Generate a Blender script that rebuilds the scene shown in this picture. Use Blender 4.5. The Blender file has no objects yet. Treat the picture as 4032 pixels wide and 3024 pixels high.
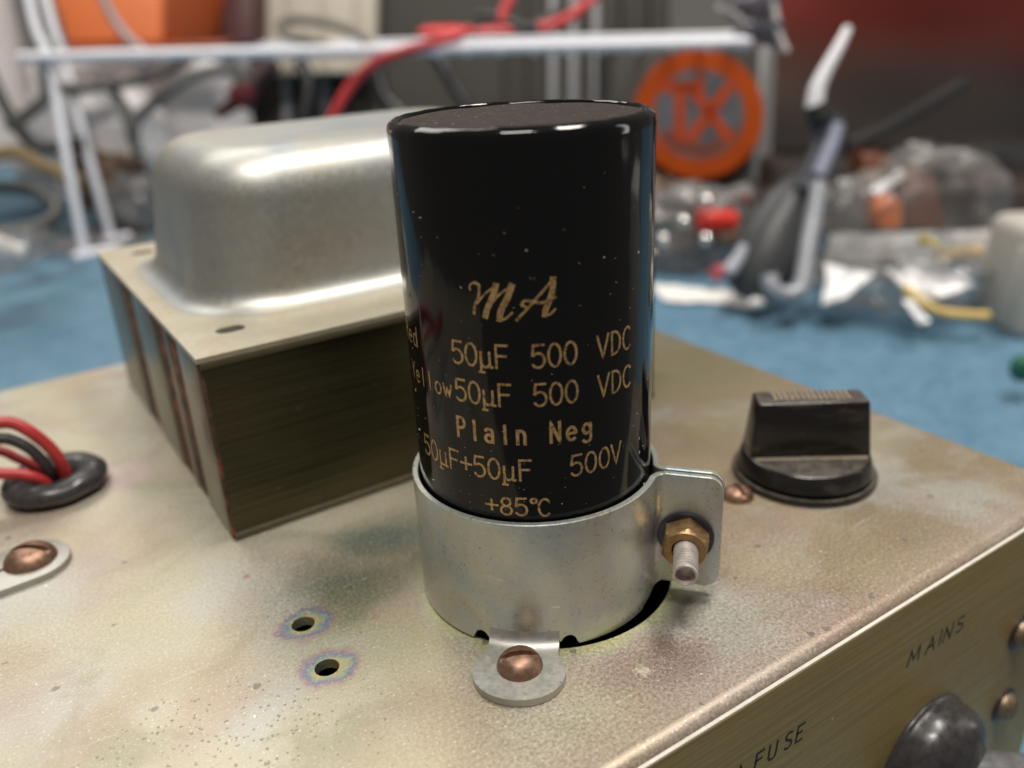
import bpy, bmesh, math, random
from math import sin, cos, pi, radians, hypot, atan2
from mathutils import Vector, Matrix, noise
from mathutils.geometry import delaunay_2d_cdt

SC = bpy.context.scene
COL = SC.collection
MM = 0.001                                   # everything below is written in millimetres
random.seed(7)

# ------------------------------------------------------------------ camera
CAM = (-64.3088, -96.5798, 83.2186)
RIGHT = (0.83427074, -0.54935666, -0.04689987)
DOWN = (-0.25306268, -0.30595468, -0.91779683)
FWD = (0.48984857, 0.77755964, -0.3942707)
FPX = 3363.73
cam = bpy.data.cameras.new('camera'); camo = bpy.data.objects.new('camera', cam); COL.objects.link(camo)
m = Matrix.Identity(4)
for i in range(3):
    m[i][0] = RIGHT[i]; m[i][1] = -DOWN[i]; m[i][2] = -FWD[i]; m[i][3] = CAM[i] * MM
camo.matrix_world = m
cam.sensor_width = 36; cam.lens = FPX / 4032 * 36; cam.clip_start = 0.005; cam.clip_end = 60
cam.dof.use_dof = True; cam.dof.focus_distance = 0.1175; cam.dof.aperture_fstop = cam.lens / 2.45
SC.camera = camo

# ------------------------------------------------------------------ light
SC.view_settings.view_transform = 'Standard'; SC.view_settings.look = 'None'
SC.view_settings.exposure = 0.0; SC.view_settings.gamma = 1
SC.cycles.use_denoising = True
SC.cycles.max_bounces = 8; SC.cycles.transparent_max_bounces = 12
SC.cycles.sample_clamp_indirect = 6
W = bpy.data.worlds.new('World'); SC.world = W; W.use_nodes = True
bg = W.node_tree.nodes['Background']; bg.inputs[0].default_value = (1.0, 0.93, 0.84, 1); bg.inputs[1].default_value = 0.13

def area(name, loc, target, sx, sy, power, color):
    l = bpy.data.lights.new(name, 'AREA'); l.shape = 'RECTANGLE'; l.size = sx; l.size_y = sy
    l.energy = power; l.color = color
    o = bpy.data.objects.new(name, l); COL.objects.link(o)
    o.location = loc
    o.rotation_euler = (Vector(target) - Vector(loc)).to_track_quat('-Z', 'Y').to_euler()
    return o
area('ceiling_lamp', (-0.25, -0.30, 1.5), (0.05, 0.1, 0), 0.55, 0.16, 17, (1, .95, .88))
area('ceiling_lamp', (0.55, -0.05, 1.5), (0.1, 0.1, 0), 0.5, 0.2, 15, (1, .95, .88))
area('ceiling_lamp', (-0.05, 1.7, 1.75), (0.0, 0.2, 0), 1.5, 0.8, 20, (1, .96, .9))

area('added_side_light', (0.95, -0.52, 0.28), (0, 0, .04), .10, .75, 1.2, (1, .97, .92))  # unseen strip light added for a reflection on the can's right side

# ------------------------------------------------------------------ helpers
def at(u, v, d):
    """point of the place seen at photo pixel (u, v), d mm deep"""
    x, y = (u - 2016) / FPX, (v - 1512) / FPX
    return Vector([CAM[i] + d * (x * RIGHT[i] + y * DOWN[i] + FWD[i]) for i in range(3)])

def at_z(u, v, z):
    a, b = at(u, v, 0), at(u, v, 1)
    return a + (b - a) * ((z - a.z) / (b.z - a.z))

class G:
    """collects vertices and faces, in mm"""
    def __init__(s): s.v = []; s.f = []
    def add(s, vs, fs):
        n = len(s.v); s.v += [tuple(p) for p in vs]; s.f += [tuple(i + n for i in f) for f in fs]; return s
    def grid(s, rows, closed=False, cap0=False, cap1=False):
        n = len(s.v); w = len(rows[0])
        for r in rows: s.v += [tuple(p) for p in r]
        for i in range(len(rows) - 1):
            for j in range(w if closed else w - 1):
                a = n + i * w + j; b = n + i * w + (j + 1) % w
                s.f.append((a, b, b + w, a + w))
        if cap0: s.f.append(tuple(n + j for j in reversed(range(w))))
        if cap1: s.f.append(tuple(n + (len(rows) - 1) * w + j for j in range(w)))
        return s
    def box(s, c, d, M=None):
        vs = [Vector((x * d[0] / 2, y * d[1] / 2, z * d[2] / 2)) for x in (-1, 1) for y in (-1, 1) for z in (-1, 1)]
        if M: vs = [M @ p for p in vs]
        vs = [p + Vector(c) for p in vs]
        return s.add(vs, [(0, 1, 3, 2), (4, 6, 7, 5), (0, 4, 5, 1), (2, 3, 7, 6), (0, 2, 6, 4), (1, 5, 7, 3)])
    def lathe(s, prof, n=64, o=(0, 0, 0), ax=(0, 0, 1), cap0=False, cap1=False):
        a = Vector(ax).normalized(); x = a.orthogonal().normalized(); y = a.cross(x); o = Vector(o)
        rows = [[o + a * z + (x * cos(2 * pi * k / n) + y * sin(2 * pi * k / n)) * r for k in range(n)] for r, z in prof]
        return s.grid(rows, True, cap0, cap1)
    def tube(s, pts, r, n=12, caps=True):
        pts = [Vector(p) for p in pts]; rr = r if callable(r) else (lambda t: r)
        t0 = (pts[1] - pts[0]).normalized(); x = t0.orthogonal().normalized(); rows = []
        for i, p in enumerate(pts):
            t = (pts[min(i + 1, len(pts) - 1)] - pts[max(i - 1, 0)]).normalized()
            x = (x - t * x.dot(t)).normalized(); y = t.cross(x); q = rr(i / (len(pts) - 1))
            rows.append([p + (x * cos(2 * pi * k / n) + y * sin(2 * pi * k / n)) * q for k in range(n)])
        return s.grid(rows, True, caps, caps)

def spline(pts, n=10):
    P = [Vector(p) for p in pts]; P = [P[0] * 2 - P[1]] + P + [P[-1] * 2 - P[-2]]; out = []
    for i in range(1, len(P) - 2):
        for k in range(n):
            t = k / n; a, b, c, d = P[i - 1:i + 3]
            out.append(0.5 * ((2 * b) + (c - a) * t + (2 * a - 5 * b + 4 * c - d) * t * t + (3 * b - a - 3 * c + d) * t ** 3))
    return out + [P[-2]]

def link(o, parent):
    COL.objects.link(o)
    if parent:
        o.parent = parent
        o.location = o.location - parent.location if parent.type == 'EMPTY' else o.location
    return o

def mk(name, g, mat, parent=None, smooth=35, origin=None, bevel=0, seg=2, recalc=True):
    bm = bmesh.new()
    vs = [bm.verts.new(Vector(p) * MM) for p in g.v]
    for f in g.f:
        try: bm.faces.new([vs[i] for i in f])
        except ValueError: pass
    bmesh.ops.remove_doubles(bm, verts=bm.verts, dist=1e-7)
    if recalc: bmesh.ops.recalc_face_normals(bm, faces=bm.faces)
    if bevel:
        ed = [e for e in bm.edges if len(e.link_faces) == 2 and e.calc_face_angle(0) > radians(40)]
        bmesh.ops.bevel(bm, geom=ed, offset=bevel * MM, segments=seg, profile=.5, affect='EDGES', clamp_overlap=True)
    me = bpy.data.meshes.new(name); bm.to_mesh(me); bm.free()
    base = Vector((0, 0, 0))
    if parent is None:                        # a thing that is one mesh: origin at its base
        xs = [v.co for v in me.vertices]
        base = Vector((sum(p.x for p in xs) / len(xs), sum(p.y for p in xs) / len(xs), min(p.z for p in xs)))
        me.transform(Matrix.Translation(-base))
    me.materials.append(mat)
    if smooth:
        for p in me.polygons: p.use_smooth = True
        me.set_sharp_from_angle(angle=radians(smooth))
    o = bpy.data.objects.new(name, me)
    COL.objects.link(o)
    if parent is None:
        o.location = base
    else:
        o.parent = parent
        root = parent
        off = Vector((0, 0, 0))
        while root:
            off += root.location; root = root.parent
        o.location = -off                    # mesh stays in world millimetres
    return o

def thing(name, label, cat, loc, group=None):
    o = bpy.data.objects.new(name, None); COL.objects.link(o); o.empty_display_size = .01
    o.location = Vector(loc) * MM
    return tag(o, label, cat, group)

def tag(o, label=None, cat=None, group=None, kind=None):
    if label: o['label'] = label
    if cat: o['category'] = cat
    if group: o['group'] = group
    if kind: o['kind'] = kind
    return o

# ------------------------------------------------------------------ materials
class N:
    def __init__(s, name):
        s.m = bpy.data.materials.new(name); s.m.use_nodes = True
        s.t = s.m.node_tree; s.b = s.t.nodes['Principled BSDF']; s._co = None
    def n(s, typ, **kw):
        x = s.t.nodes.new(typ)
        for k, v in kw.items(): setattr(x, k, v)
        return x
    def put(s, sock, v):
        if hasattr(v, 'is_output') or isinstance(v, bpy.types.NodeSocket): s.t.links.new(v, sock)
        elif isinstance(v, (tuple, list)) and len(v) == 3 and sock.type == 'RGBA': sock.default_value = (*v, 1)
        elif sock.type == 'RGBA' and isinstance(v, (int, float)): sock.default_value = (v, v, v, 1)
        else: sock.default_value = v
    @property
    def co(s):                                 # world position in mm (nothing here is rotated at object level)
        if not s._co:
            g = s.n('ShaderNodeNewGeometry'); v = s.n('ShaderNodeVectorMath', operation='SCALE'); v.inputs[3].default_value = 1000
            s.t.links.new(g.outputs['Position'], v.inputs[0]); s._co = v.outputs[0]
        return s._co
    def scaled(s, sx, sy, sz, off=(0, 0, 0)):
        mp = s.n('ShaderNodeMapping'); s.put(mp.inputs[0], s.co); mp.inputs['Scale'].default_value = (sx, sy, sz); mp.inputs['Location'].default_value = off
        return mp.outputs[0]
    def noise(s, scale, detail=3, rough=.55, co=None, dist=0):
        x = s.n('ShaderNodeTexNoise'); s.put(x.inputs['Vector'], co or s.co); x.inputs['Scale'].default_value = scale
        x.inputs['Detail'].default_value = detail; x.inputs['Roughness'].default_value = rough; x.inputs['Distortion'].default_value = dist
        return x.outputs[0]
    def vor(s, scale, co=None, rnd=1):
        x = s.n('ShaderNodeTexVoronoi'); s.put(x.inputs['Vector'], co or s.co); x.inputs['Scale'].default_value = scale; x.inputs['Randomness'].default_value = rnd
        return x
    def ramp(s, fac, stops, interp='LINEAR'):
        x = s.n('ShaderNodeValToRGB'); s.put(x.inputs[0], fac); e = x.color_ramp.elements; x.color_ramp.interpolation = interp
        while len(e) < len(stops): e.new(.5)
        for q, (p, c) in zip(e, stops):
            q.position = p; q.color = (*c, 1) if isinstance(c, (tuple, list)) else (c, c, c, 1)
        return x.outputs[0]
    def mix(s, fac, a, b, mode='MIX'):
        x = s.n('ShaderNodeMix', data_type='RGBA', blend_type=mode)
        s.put(x.inputs[0], fac); s.put(x.inputs[6], a); s.put(x.inputs[7], b); return x.outputs[2]
    def math(s, op, a, b=0.0, c=None):
        x = s.n('ShaderNodeMath', operation=op); s.put(x.inputs[0], a); s.put(x.inputs[1], b)
        if c is not None: s.put(x.inputs[2], c)
        return x.outputs[0]
    def rng(s, v, a, b, c=0.0, d=1.0, smooth=True):
        x = s.n('ShaderNodeMapRange'); x.interpolation_type = 'SMOOTHSTEP' if smooth else 'LINEAR'
        s.put(x.inputs[0], v); s.put(x.inputs[1], a); s.put(x.inputs[2], b); s.put(x.inputs[3], c); s.put(x.inputs[4], d); return x.outputs[0]
    def xyz(s):
        x = s.n('ShaderNodeSeparateXYZ'); s.put(x.inputs[0], s.co); return x.outputs
    def dist(s, p, sc=(1, 1, 1)):
        v = s.n('ShaderNodeVectorMath', operation='SUBTRACT'); s.put(v.inputs[0], s.co); v.inputs[1].default_value = p
        w = s.n('ShaderNodeVectorMath', operation='MULTIPLY'); s.put(w.inputs[0], v.outputs[0]); w.inputs[1].default_value = sc
        l = s.n('ShaderNodeVectorMath', operation='LENGTH'); s.put(l.inputs[0], w.outputs[0]); return l.outputs['Value']
    def bump(s, h, strength=.3, dist=.05):
        x = s.n('ShaderNodeBump'); s.put(x.inputs['Height'], h); x.inputs['Strength'].default_value = strength; x.inputs['Distance'].default_value = dist * MM
        s.t.links.new(x.outputs[0], s.b.inputs['Normal'])
    def set(s, color=None, rough=None, metal=None, spec=None, **kw):
        if color is not None: s.put(s.b.inputs['Base Color'], color)
        if rough is not None: s.put(s.b.inputs['Roughness'], rough)
        if metal is not None: s.put(s.b.inputs['Metallic'], metal)
        if spec is not None: s.put(s.b.inputs['Specular IOR Level'], spec)
        for k, v in kw.items(): s.put(s.b.inputs[k.replace('_', ' ')], v)
        return s.m

def plain(name, c, rough=.5, metal=0, var=.15, scale=.3, spec=.5, bump=0):
    n = N(name); f = n.noise(scale, 4)
    d = tuple(x * (1 - var) for x in c); e = tuple(min(1, x * (1 + var)) for x in c)
    col = n.ramp(f, [(.3, d), (.7, e)])
    if bump: n.bump(n.noise(scale * 4, 3), bump, .2)
    return n.set(col, rough, metal, spec)

HOLES = [(-36.4, 10.7), (-37.1, -0.5)]
def mat_chassis():
    n = N('passivated zinc chassis'); x, y, z = n.xyz()
    big = n.noise(.022, 4, .6, dist=.6); mid = n.noise(.09, 2, .5); fine = n.noise(2.0, 4, .7); grain = n.noise(4.5, 2, .6)
    cream = (.475, .44, .345); grey = (.46, .46, .42); tan = (.305, .242, .162); pink = (.38, .285, .23); olive = (.165, .155, .083)
    gold = (.42, .36, .215)
    right = n.rng(n.math('ADD', x, n.math('MULTIPLY', n.math('SUBTRACT', mid, .5), 40)), -30, 38)
    base = n.mix(right, cream, tan)
    base = n.mix(n.math('MULTIPLY', n.rng(big, .47, .62), .75), base, grey)
    base = n.mix(n.math('MULTIPLY', n.rng(n.noise(.03, 4, .6, co=n.scaled(1, 1, 1, (-17, 55, 0)), dist=1.0), .5, .66), .55), base, (.27, .26, .165))
    base = n.mix(n.math('MULTIPLY', n.rng(n.noise(.045, 2, .5, co=n.scaled(1, 1, 1, (31, 7, 3))), .45, .68), .6), base, pink)
    base = n.mix(n.math('MULTIPLY', n.rng(n.noise(.04, 2, .5, co=n.scaled(1, 1, 1, (91, -40, 3))), .46, .7), .4), base, gold)
    back = n.math('MULTIPLY', n.rng(y, 8, 60), n.rng(x, 20, 55))
    base = n.mix(n.math('MULTIPLY', back, .75), base, olive)
    # dark blue-green patch left of the clamp: stain plus painted reflection of the transformer
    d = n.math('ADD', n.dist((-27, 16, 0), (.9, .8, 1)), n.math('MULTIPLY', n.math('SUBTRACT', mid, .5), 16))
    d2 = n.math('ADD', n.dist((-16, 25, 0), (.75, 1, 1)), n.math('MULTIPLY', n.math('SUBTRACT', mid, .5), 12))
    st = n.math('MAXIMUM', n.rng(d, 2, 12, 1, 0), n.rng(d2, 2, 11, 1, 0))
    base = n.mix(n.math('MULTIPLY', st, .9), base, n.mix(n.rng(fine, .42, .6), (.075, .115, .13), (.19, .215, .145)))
    d = n.math('ADD', n.dist((-24, 6, 0), (.6, .8, 1)), n.math('MULTIPLY', n.math('SUBTRACT', mid, .5), 18))
    base = n.mix(n.math('MULTIPLY', n.rng(d, 3, 17, 1, 0), .45), base, (.34, .32, .16))
    # brown/purple stains right of the tab and along the front fold
    for p_, r_, k_ in (((3.7, -28.8, 0), 7, .6), ((-4, -26, 0), 6, .3), ((29, -35, 0), 9, .25)):
        d = n.math('ADD', n.dist(p_, (.8, 1, 1)), n.math('MULTIPLY', n.math('SUBTRACT', fine, .5), 7))
        base = n.mix(n.math('MULTIPLY', n.rng(d, 1, r_, 1, 0), k_), base, (.22, .14, .13))
    for p_, r_ in (((-26.7, 5.5, 0), .55), ((-39.7, 28.2, 0), .6)):
        base = n.mix(n.math('MULTIPLY', n.rng(n.dist(p_), r_ * .8, r_ * 1.2, 1, 0), .6), base, (.33, .13, .1))
    base = n.mix(n.math('MULTIPLY', n.rng(n.math('ADD', y, n.math('MULTIPLY', n.math('SUBTRACT', mid, .5), 5)), -30, -36, 0, 1), .55), base, (.43, .335, .275))
    d = n.math('ADD', n.dist((-50, 79, 0)), n.math('MULTIPLY', n.math('SUBTRACT', mid, .5), 10))
    base = n.mix(n.math('MULTIPLY', n.rng(d, 2, 10, 1, 0), .4), base, (.62, .44, .5))
    d = n.math('ADD', n.dist((-1.8, -27.2, 0), (1, 1, 1)), n.math('MULTIPLY', n.math('SUBTRACT', n.noise(1.2, 4, .7, co=n.scaled(1, 1, 1, (3, 3, 3))), .5), 5))
    base = n.mix(n.math('MULTIPLY', n.rng(d, .4, 1.6, 1, 0), .75), base, (.60, .55, .42))
    d = n.math('ADD', n.dist((-22.5, 5.2, 0), (.8, 1, 1)), n.math('MULTIPLY', n.math('SUBTRACT', fine, .5), 4))
    base = n.mix(n.math('MULTIPLY', n.rng(d, 2, 5.5, 1, 0), .55), base, (.47, .375, .29))
    # interference rings round the drilled holes
    for h in HOLES:
        d = n.math('ADD', n.dist((h[0] + .3, h[1] - .2, 0), (.9, 1.05, 0)), n.math('MULTIPLY', n.math('SUBTRACT', n.noise(.42, 3), .5), 3.6))
        ring = n.ramp(n.rng(d, 1.2, 5.4, smooth=False), [(0, (.50, .40, .16)), (.16, (.44, .40, .19)), (.30, (.27, .34, .28)), (.44, (.15, .19, .30)), (.60, (.32, .16, .26)), (.80, (.40, .29, .18)), (1, (.40, .34, .24))])
        base = n.mix(n.rng(d, 2.6, 5.4, .8, 0), base, ring)
    d = n.math('ADD', n.dist((1.9, .1, 0), (1, 1, 0)), n.math('MULTIPLY', n.math('SUBTRACT', mid, .5), 5))
    ring = n.ramp(n.rng(d, 19.9, 25, smooth=False), [(0, (.60, .62, .26)), (.35, (.48, .52, .36)), (.65, (.46, .36, .38)), (1, (.55, .46, .33))])
    base = n.mix(n.rng(d, 20.5, 25, .5, 0), base, ring)
    sc = n.noise(1, 2, .5, co=n.scaled(.05, 2.2, 1, (2, 9, 0))); base = n.mix(n.math('MULTIPLY', n.rng(sc, .64, .72), .28), base, (.66, .62, .50))
    # grain, glints, pits
    base = n.mix(.6, base, n.ramp(fine, [(.33, .30), (.68, .72)]), 'OVERLAY')
    base = n.mix(n.math('MULTIPLY', n.rng(n.noise(2.6, 2, .5, co=n.scaled(1, 1, 1, (7, 7, 0))), .62, .70), .55), base, (.80, .76, .64))
    v = n.vor(1.15); reg = n.rng(n.math('ADD', n.dist((-57, -8, 0), (1, 1.5, 1)), n.math('MULTIPLY', n.math('SUBTRACT', mid, .5), 30)), 10, 40, .36, .0)
    base = n.mix(n.math('MULTIPLY', n.math('LESS_THAN', v.outputs['Distance'], n.math('MULTIPLY', reg, n.rng(n.noise(1.6), .4, .62))), .72), base, (.2, .16, .1))
    v2 = n.vor(.13); pit = n.math('LESS_THAN', n.math('ADD', v2.outputs['Distance'], n.math('MULTIPLY', n.math('SUBTRACT', fine, .5), .14)), .075)
    base = n.mix(n.math('MULTIPLY', pit, .65), base, (.17, .15, .14))
    v3 = n.vor(.17, co=n.scaled(1, 1, 1, (13, 5, 0))); base = n.mix(n.math('LESS_THAN', v3.outputs['Distance'], .028), base, (.9, .87, .78))
    rough = n.rng(fine, .3, .7, .40, .60)
    n.bump(n.math('ADD', fine, grain), .16, .02)
    return n.set(base, rough, .62)

def mat_panel():
    n = N('brushed brass-coloured panel'); st = n.noise(1, 5, .65, co=n.scaled(.035, 1, 2.2)); big = n.noise(.03, 3); fine = n.noise(.8, 3)
    c = n.mix(n.rng(st, .35, .65), (.31, .225, .085), (.41, .31, .125)); c = n.mix(n.math('MULTIPLY', n.rng(big, .45, .65), .6), c, (.35, .225, .08))
    v = n.vor(.16); c = n.mix(n.math('LESS_THAN', v.outputs['Distance'], .03), c, (.8, .72, .55))
    n.bump(n.math('ADD', st, n.math('MULTIPLY', fine, .3)), .25, .03)
    return n.set(c, n.rng(fine, .3, .7, .4, .52), .28)

def mat_zinc(name, c=(.56, .595, .57), rough=.32, iri=.55, off=(0, 0, 0)):
    n = N(name); a = n.noise(.16, 4, .6, co=n.scaled(1, 1, 1, off)); f = n.noise(1.3, 4, .7)
    ir = n.ramp(n.noise(.07, 2, .5, co=n.scaled(1, 1, .6, (5 + off[0], 9, 2)), dist=.8), [(.34, (.40, .47, .52)), (.43, (.54, .56, .52)), (.52, (.56, .55, .40)), (.60, (.55, .43, .45)), (.68, (.46, .53, .53))])
    col = n.mix(iri, c, ir); col = n.mix(n.math('MULTIPLY', n.rng(a, .4, .65), .35), col, tuple(x * .72 for x in c))
    col = n.mix(.24, col, n.ramp(f, [(.34, .34), (.68, .68)]), 'OVERLAY')
    v = n.vor(.35, co=n.scaled(1, 1, 1, off)); col = n.mix(n.math('LESS_THAN', v.outputs['Distance'], .045), col, (.2, .17, .12))
    n.bump(f, .3, .02)
    return n.set(col, n.rng(f, .3, .7, rough - .06, rough + .1), .68)

def mat_sleeve():
    n = N('glossy black sleeve'); v = n.vor(.42); f = n.noise(1.5, 3)
    sp = n.math('LESS_THAN', v.outputs['Distance'], n.math('MULTIPLY', n.rng(n.noise(.35, 2, co=n.scaled(1, 1, 1, (3, 4, 5))), .45, .75), .075))
    c = n.mix(n.math('MULTIPLY', sp, .5), (.004, .004, .005), (.55, .53, .48))
    n.bump(n.noise(1, 2, co=n.scaled(.22, .22, .05)), .35, .35)
    return n.set(c, n.mix(sp, .085, .7), 0, .42)

def mat_captop():
    n = N('dusty can top'); f = n.noise(1.8, 4, .75); v = n.vor(.7)
    c = n.ramp(f, [(.3, (.018, .015, .013)), (.7, (.062, .05, .041))])
    c = n.mix(n.math('LESS_THAN', v.outputs['Distance'], .09), c, (.4, .36, .31))
    n.bump(f, .4, .05); return n.set(c, .7, .0, .15)

def mat_copper(name, c=(.34, .205, .14)):
    n = N(name); f = n.noise(1.2, 4, .65); c2 = tuple(x * .62 for x in c)
    col = n.ramp(f, [(.32, c2), (.66, c)]); n.bump(f, .25, .02); return n.set(col, n.rng(f, .3, .7, .4, .52), .8)

def mat_lam():
    n = N('lamination steel'); x, y, z = n.xyz(); st = n.noise(1, 2, .5, co=n.scaled(.02, .02, 9)); f = n.noise(.5, 4, .7)
    c = n.mix(n.rng(st, .35, .65), (.062, .056, .031), (.10, .09, .052)); c = n.mix(n.math('MULTIPLY', n.rng(f, .55, .7), .5), c, (.07, .05, .03))
    v = n.vor(.22); c = n.mix(n.math('LESS_THAN', v.outputs['Distance'], .03), c, (.6, .56, .48))
    return n.set(c, n.rng(st, .3, .7, .2, .36), .85)

def mat_rust():
    n = N('rusty seam'); f = n.noise(.35, 5, .7); c = n.ramp(f, [(.35, (.035, .024, .018)), (.51, (.085, .045, .03)), (.57, (.17, .06, .035)), (.63, (.46, .13, .05)), (.70, (.13, .075, .055))])
    n.bump(f, .6, .2); return n.set(c, .75, .1)

def mat_bell():
    n = N('dull plated bell cover'); a = n.noise(.035, 3, .5, dist=.5); f = n.noise(1.2, 4, .7)
    c = n.ramp(a, [(.36, (.38, .41, .43)), (.5, (.47, .475, .45)), (.64, (.46, .445, .385))])
    c = n.mix(.13, c, n.ramp(f, [(.34, .36), (.68, .66)]), 'OVERLAY'); n.bump(f, .3, .04)
    return n.set(c, n.rng(f, .3, .7, .42, .54), .78)

def mat_flange():
    n = N('pale passivated flange'); a = n.noise(.06, 4, .6); f = n.noise(.9, 4, .7)
    c = n.ramp(a, [(.36, (.50, .455, .335)), (.52, (.53, .49, .39)), (.66, (.50, .425, .315))])
    c = n.mix(.3, c, n.ramp(f, [(.34, .36), (.68, .66)]), 'OVERLAY'); n.bump(f, .2, .03); return n.set(c, .45, .6)

def mat_mat():
    n = N('blue bench mat'); f = n.noise(.3, 5, .7); b = n.noise(.02, 3)
    c = n.mix(n.rng(f, .35, .65), (.062, .145, .222), (.11, .22, .31)); c = n.mix(n.math('MULTIPLY', n.rng(n.noise(.07, 4, .7), .4, .65), .6), c, (.14, .25, .345))
    n.bump(f, .4, .3); return n.set(c, .65, 0, .4)

def mat_clear(name, tint=(.9, .9, .92), alpha=.35, rough=.25):
    n = N(name); f = n.noise(.05, 3)
    n.set(tint, rough, 0, .8); n.put(n.b.inputs['Alpha'], n.rng(f, .35, .65, alpha * .7, min(1, alpha * 1.4))); return n.m

def mat_letters_gold():
    n = N('worn gold print'); f = n.noise(2.2, 3, .7); c = n.ramp(f, [(.36, (.16, .09, .035)), (.5, (.52, .33, .145)), (.75, (.70, .48, .24))])
    return n.set(c, .38, .35)

def mat_knob():
    n = N('dusty black plastic'); f = n.noise(.5, 4, .7); g = n.n('ShaderNodeNewGeometry'); s = n.n('ShaderNodeSeparateXYZ'); n.put(s.inputs[0], g.outputs['Normal'])
    dust = n.math('MULTIPLY', n.rng(s.outputs[2], .75, 1), n.rng(f, .3, .65, .35, .95))
    smear = n.rng(n.noise(1, 3, .6, co=n.scaled(.12, .12, .5)), .5, .7, 0, .10)
    c = n.mix(n.math('MAXIMUM', n.math('MULTIPLY', dust, .26), smear), (.012, .011, .011), (.30, .25, .19))
    return n.set(c, n.rng(dust, 0, 1, .2, .55), 0, .5)

def mat_rubber(name='aged black rubber', c=(.035, .033, .034)):
    n = N(name); f = n.noise(.7, 4, .7); col = n.ramp(f, [(.3, tuple(x * .75 for x in c)), (.7, tuple(x * 1.4 for x in c))]); n.bump(f, .3, .1)
    return n.set(col, n.rng(f, .3, .7, .2, .4), 0, .5)

def mat_cover():
    n = N('dark red cover, dusty brown low down'); x, y, z = n.xyz(); f = n.noise(.01, 3)
    t = n.math('ADD', z, n.math('MULTIPLY', n.math('SUBTRACT', f, .5), 60))
    t = n.math('ADD', t, n.math('MULTIPLY', x, .12))
    return n.set(n.mix(n.rng(t, 70, 150), (.16, .105, .08), (.25, .038, .026)), .7, 0, .3)  # red turns to brown towards the lower left

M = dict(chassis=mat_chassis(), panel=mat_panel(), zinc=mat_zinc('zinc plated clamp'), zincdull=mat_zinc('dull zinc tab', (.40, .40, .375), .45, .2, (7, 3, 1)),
         sleeve=mat_sleeve(), captop=mat_captop(), copper=mat_copper('bronzed screw'), brass=mat_copper('brass nut', (.42, .27, .13)),
         lam=mat_lam(), rust=mat_rust(), bell=mat_bell(), dullbrass=mat_copper('dull brass screw', (.36, .26, .18)), redprint=plain('orange red print', (.38, .05, .01), .7, spec=.1), dullprint=plain('dull orange print', (.17, .05, .03), .7, spec=.1), lever=plain('worn grey lever', (.16, .16, .165), .35, .3, .3, .5), edge=plain('bare bright scratch', (.75, .74, .68), .35, .6, .1), strip=plain('tarnished end strip', (.23, .215, .165), .35, .75, .2, .3), flange=mat_flange(), mat=mat_mat(), gold=mat_letters_gold(), knob=mat_knob(), dusty=plain('dusty rib', (.24, .195, .145), .75, var=.35, scale=1.5), rubber=mat_rubber(),
         red=plain('red wire insulation', (.42, .035, .035), .38, var=.12), blackwire=plain('black wire insulation', (.035, .032, .032), .42),
         bolt=plain('tarnished bolt steel', (.62, .56, .52), .45, .6, .2, .8), dark=plain('dark interior steel', (.10, .085, .05), .6, .3),
         ink=plain('black panel ink', (.012, .014, .012), .5), washer=plain('dark blued washer', (.07, .068, .085), .35, .7),
         white=plain('white coated wire', (.88, .89, .96), .35, var=.03), orange=plain('orange plastic', (.80, .20, .06), .5, var=.05, scale=.02),
         orangeshade=plain('shaded orange plastic', (.36, .075, .02), .5, var=.05, scale=.02), beige=plain('beige plastic', (.52, .46, .38), .55, var=.05, scale=.02),
         casegrey=plain('grey equipment paint', (.05, .045, .038), .6, var=.12, scale=.01, spec=.25), maroon=mat_cover(),
         brown=plain('brown board', (.15, .09, .062), .6, var=.2, scale=.02), black=plain('black plastic', (.02, .02, .021), .35), leadred=plain('red test lead', (.62, .05, .055), .42, var=.06),
         cream=plain('cream plastic', (.50, .47, .42), .45, var=.05), bagwhite=plain('white plastic film', (.72, .69, .69), .5, var=.05, scale=.03), yellow=plain('yellow sleeving', (.62, .42, .12), .5),
         grey=plain('grey plastic', (.24, .24, .25), .4), logo=plain('orange ring print', (.33, .050, .004), .7, var=.15, scale=.02, spec=.1), paper=plain('white paper', (.85, .83, .80), .6, var=.04),
         steelrod=plain('dull steel rod', (.34, .35, .38), .5, .3), bagclear=mat_clear('milky bag film', (.36, .33, .31), .22, .22), clear=mat_clear('clear bag film', (.30, .29, .29), .3, .16), clearbox=mat_clear('smoky clear plastic', (.06, .06, .068), .9, .3),
         hazy=mat_clear('hazy bag film', (.26, .25, .245), .6, .2))

# ------------------------------------------------------------------ the bench
g = G(); x0, x1, y0, y1 = -330, 1500, -70, 1700
nx, ny = 40, 40
g.grid([[(x0 + (x1 - x0) * i / nx, y0 + (y1 - y0) * j / ny, -64 + .4 * noise.noise((i * .9, j * .9, 2))) for i in range(nx + 1)] for j in range(ny + 1)])
tag(mk('bench_mat', g, M['mat']), kind='structure')

# ------------------------------------------------------------------ chassis
def circle(cx, cy, r, n): return [(cx + r * cos(2 * pi * k / n), cy + r * sin(2 * pi * k / n)) for k in range(n)]

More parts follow.
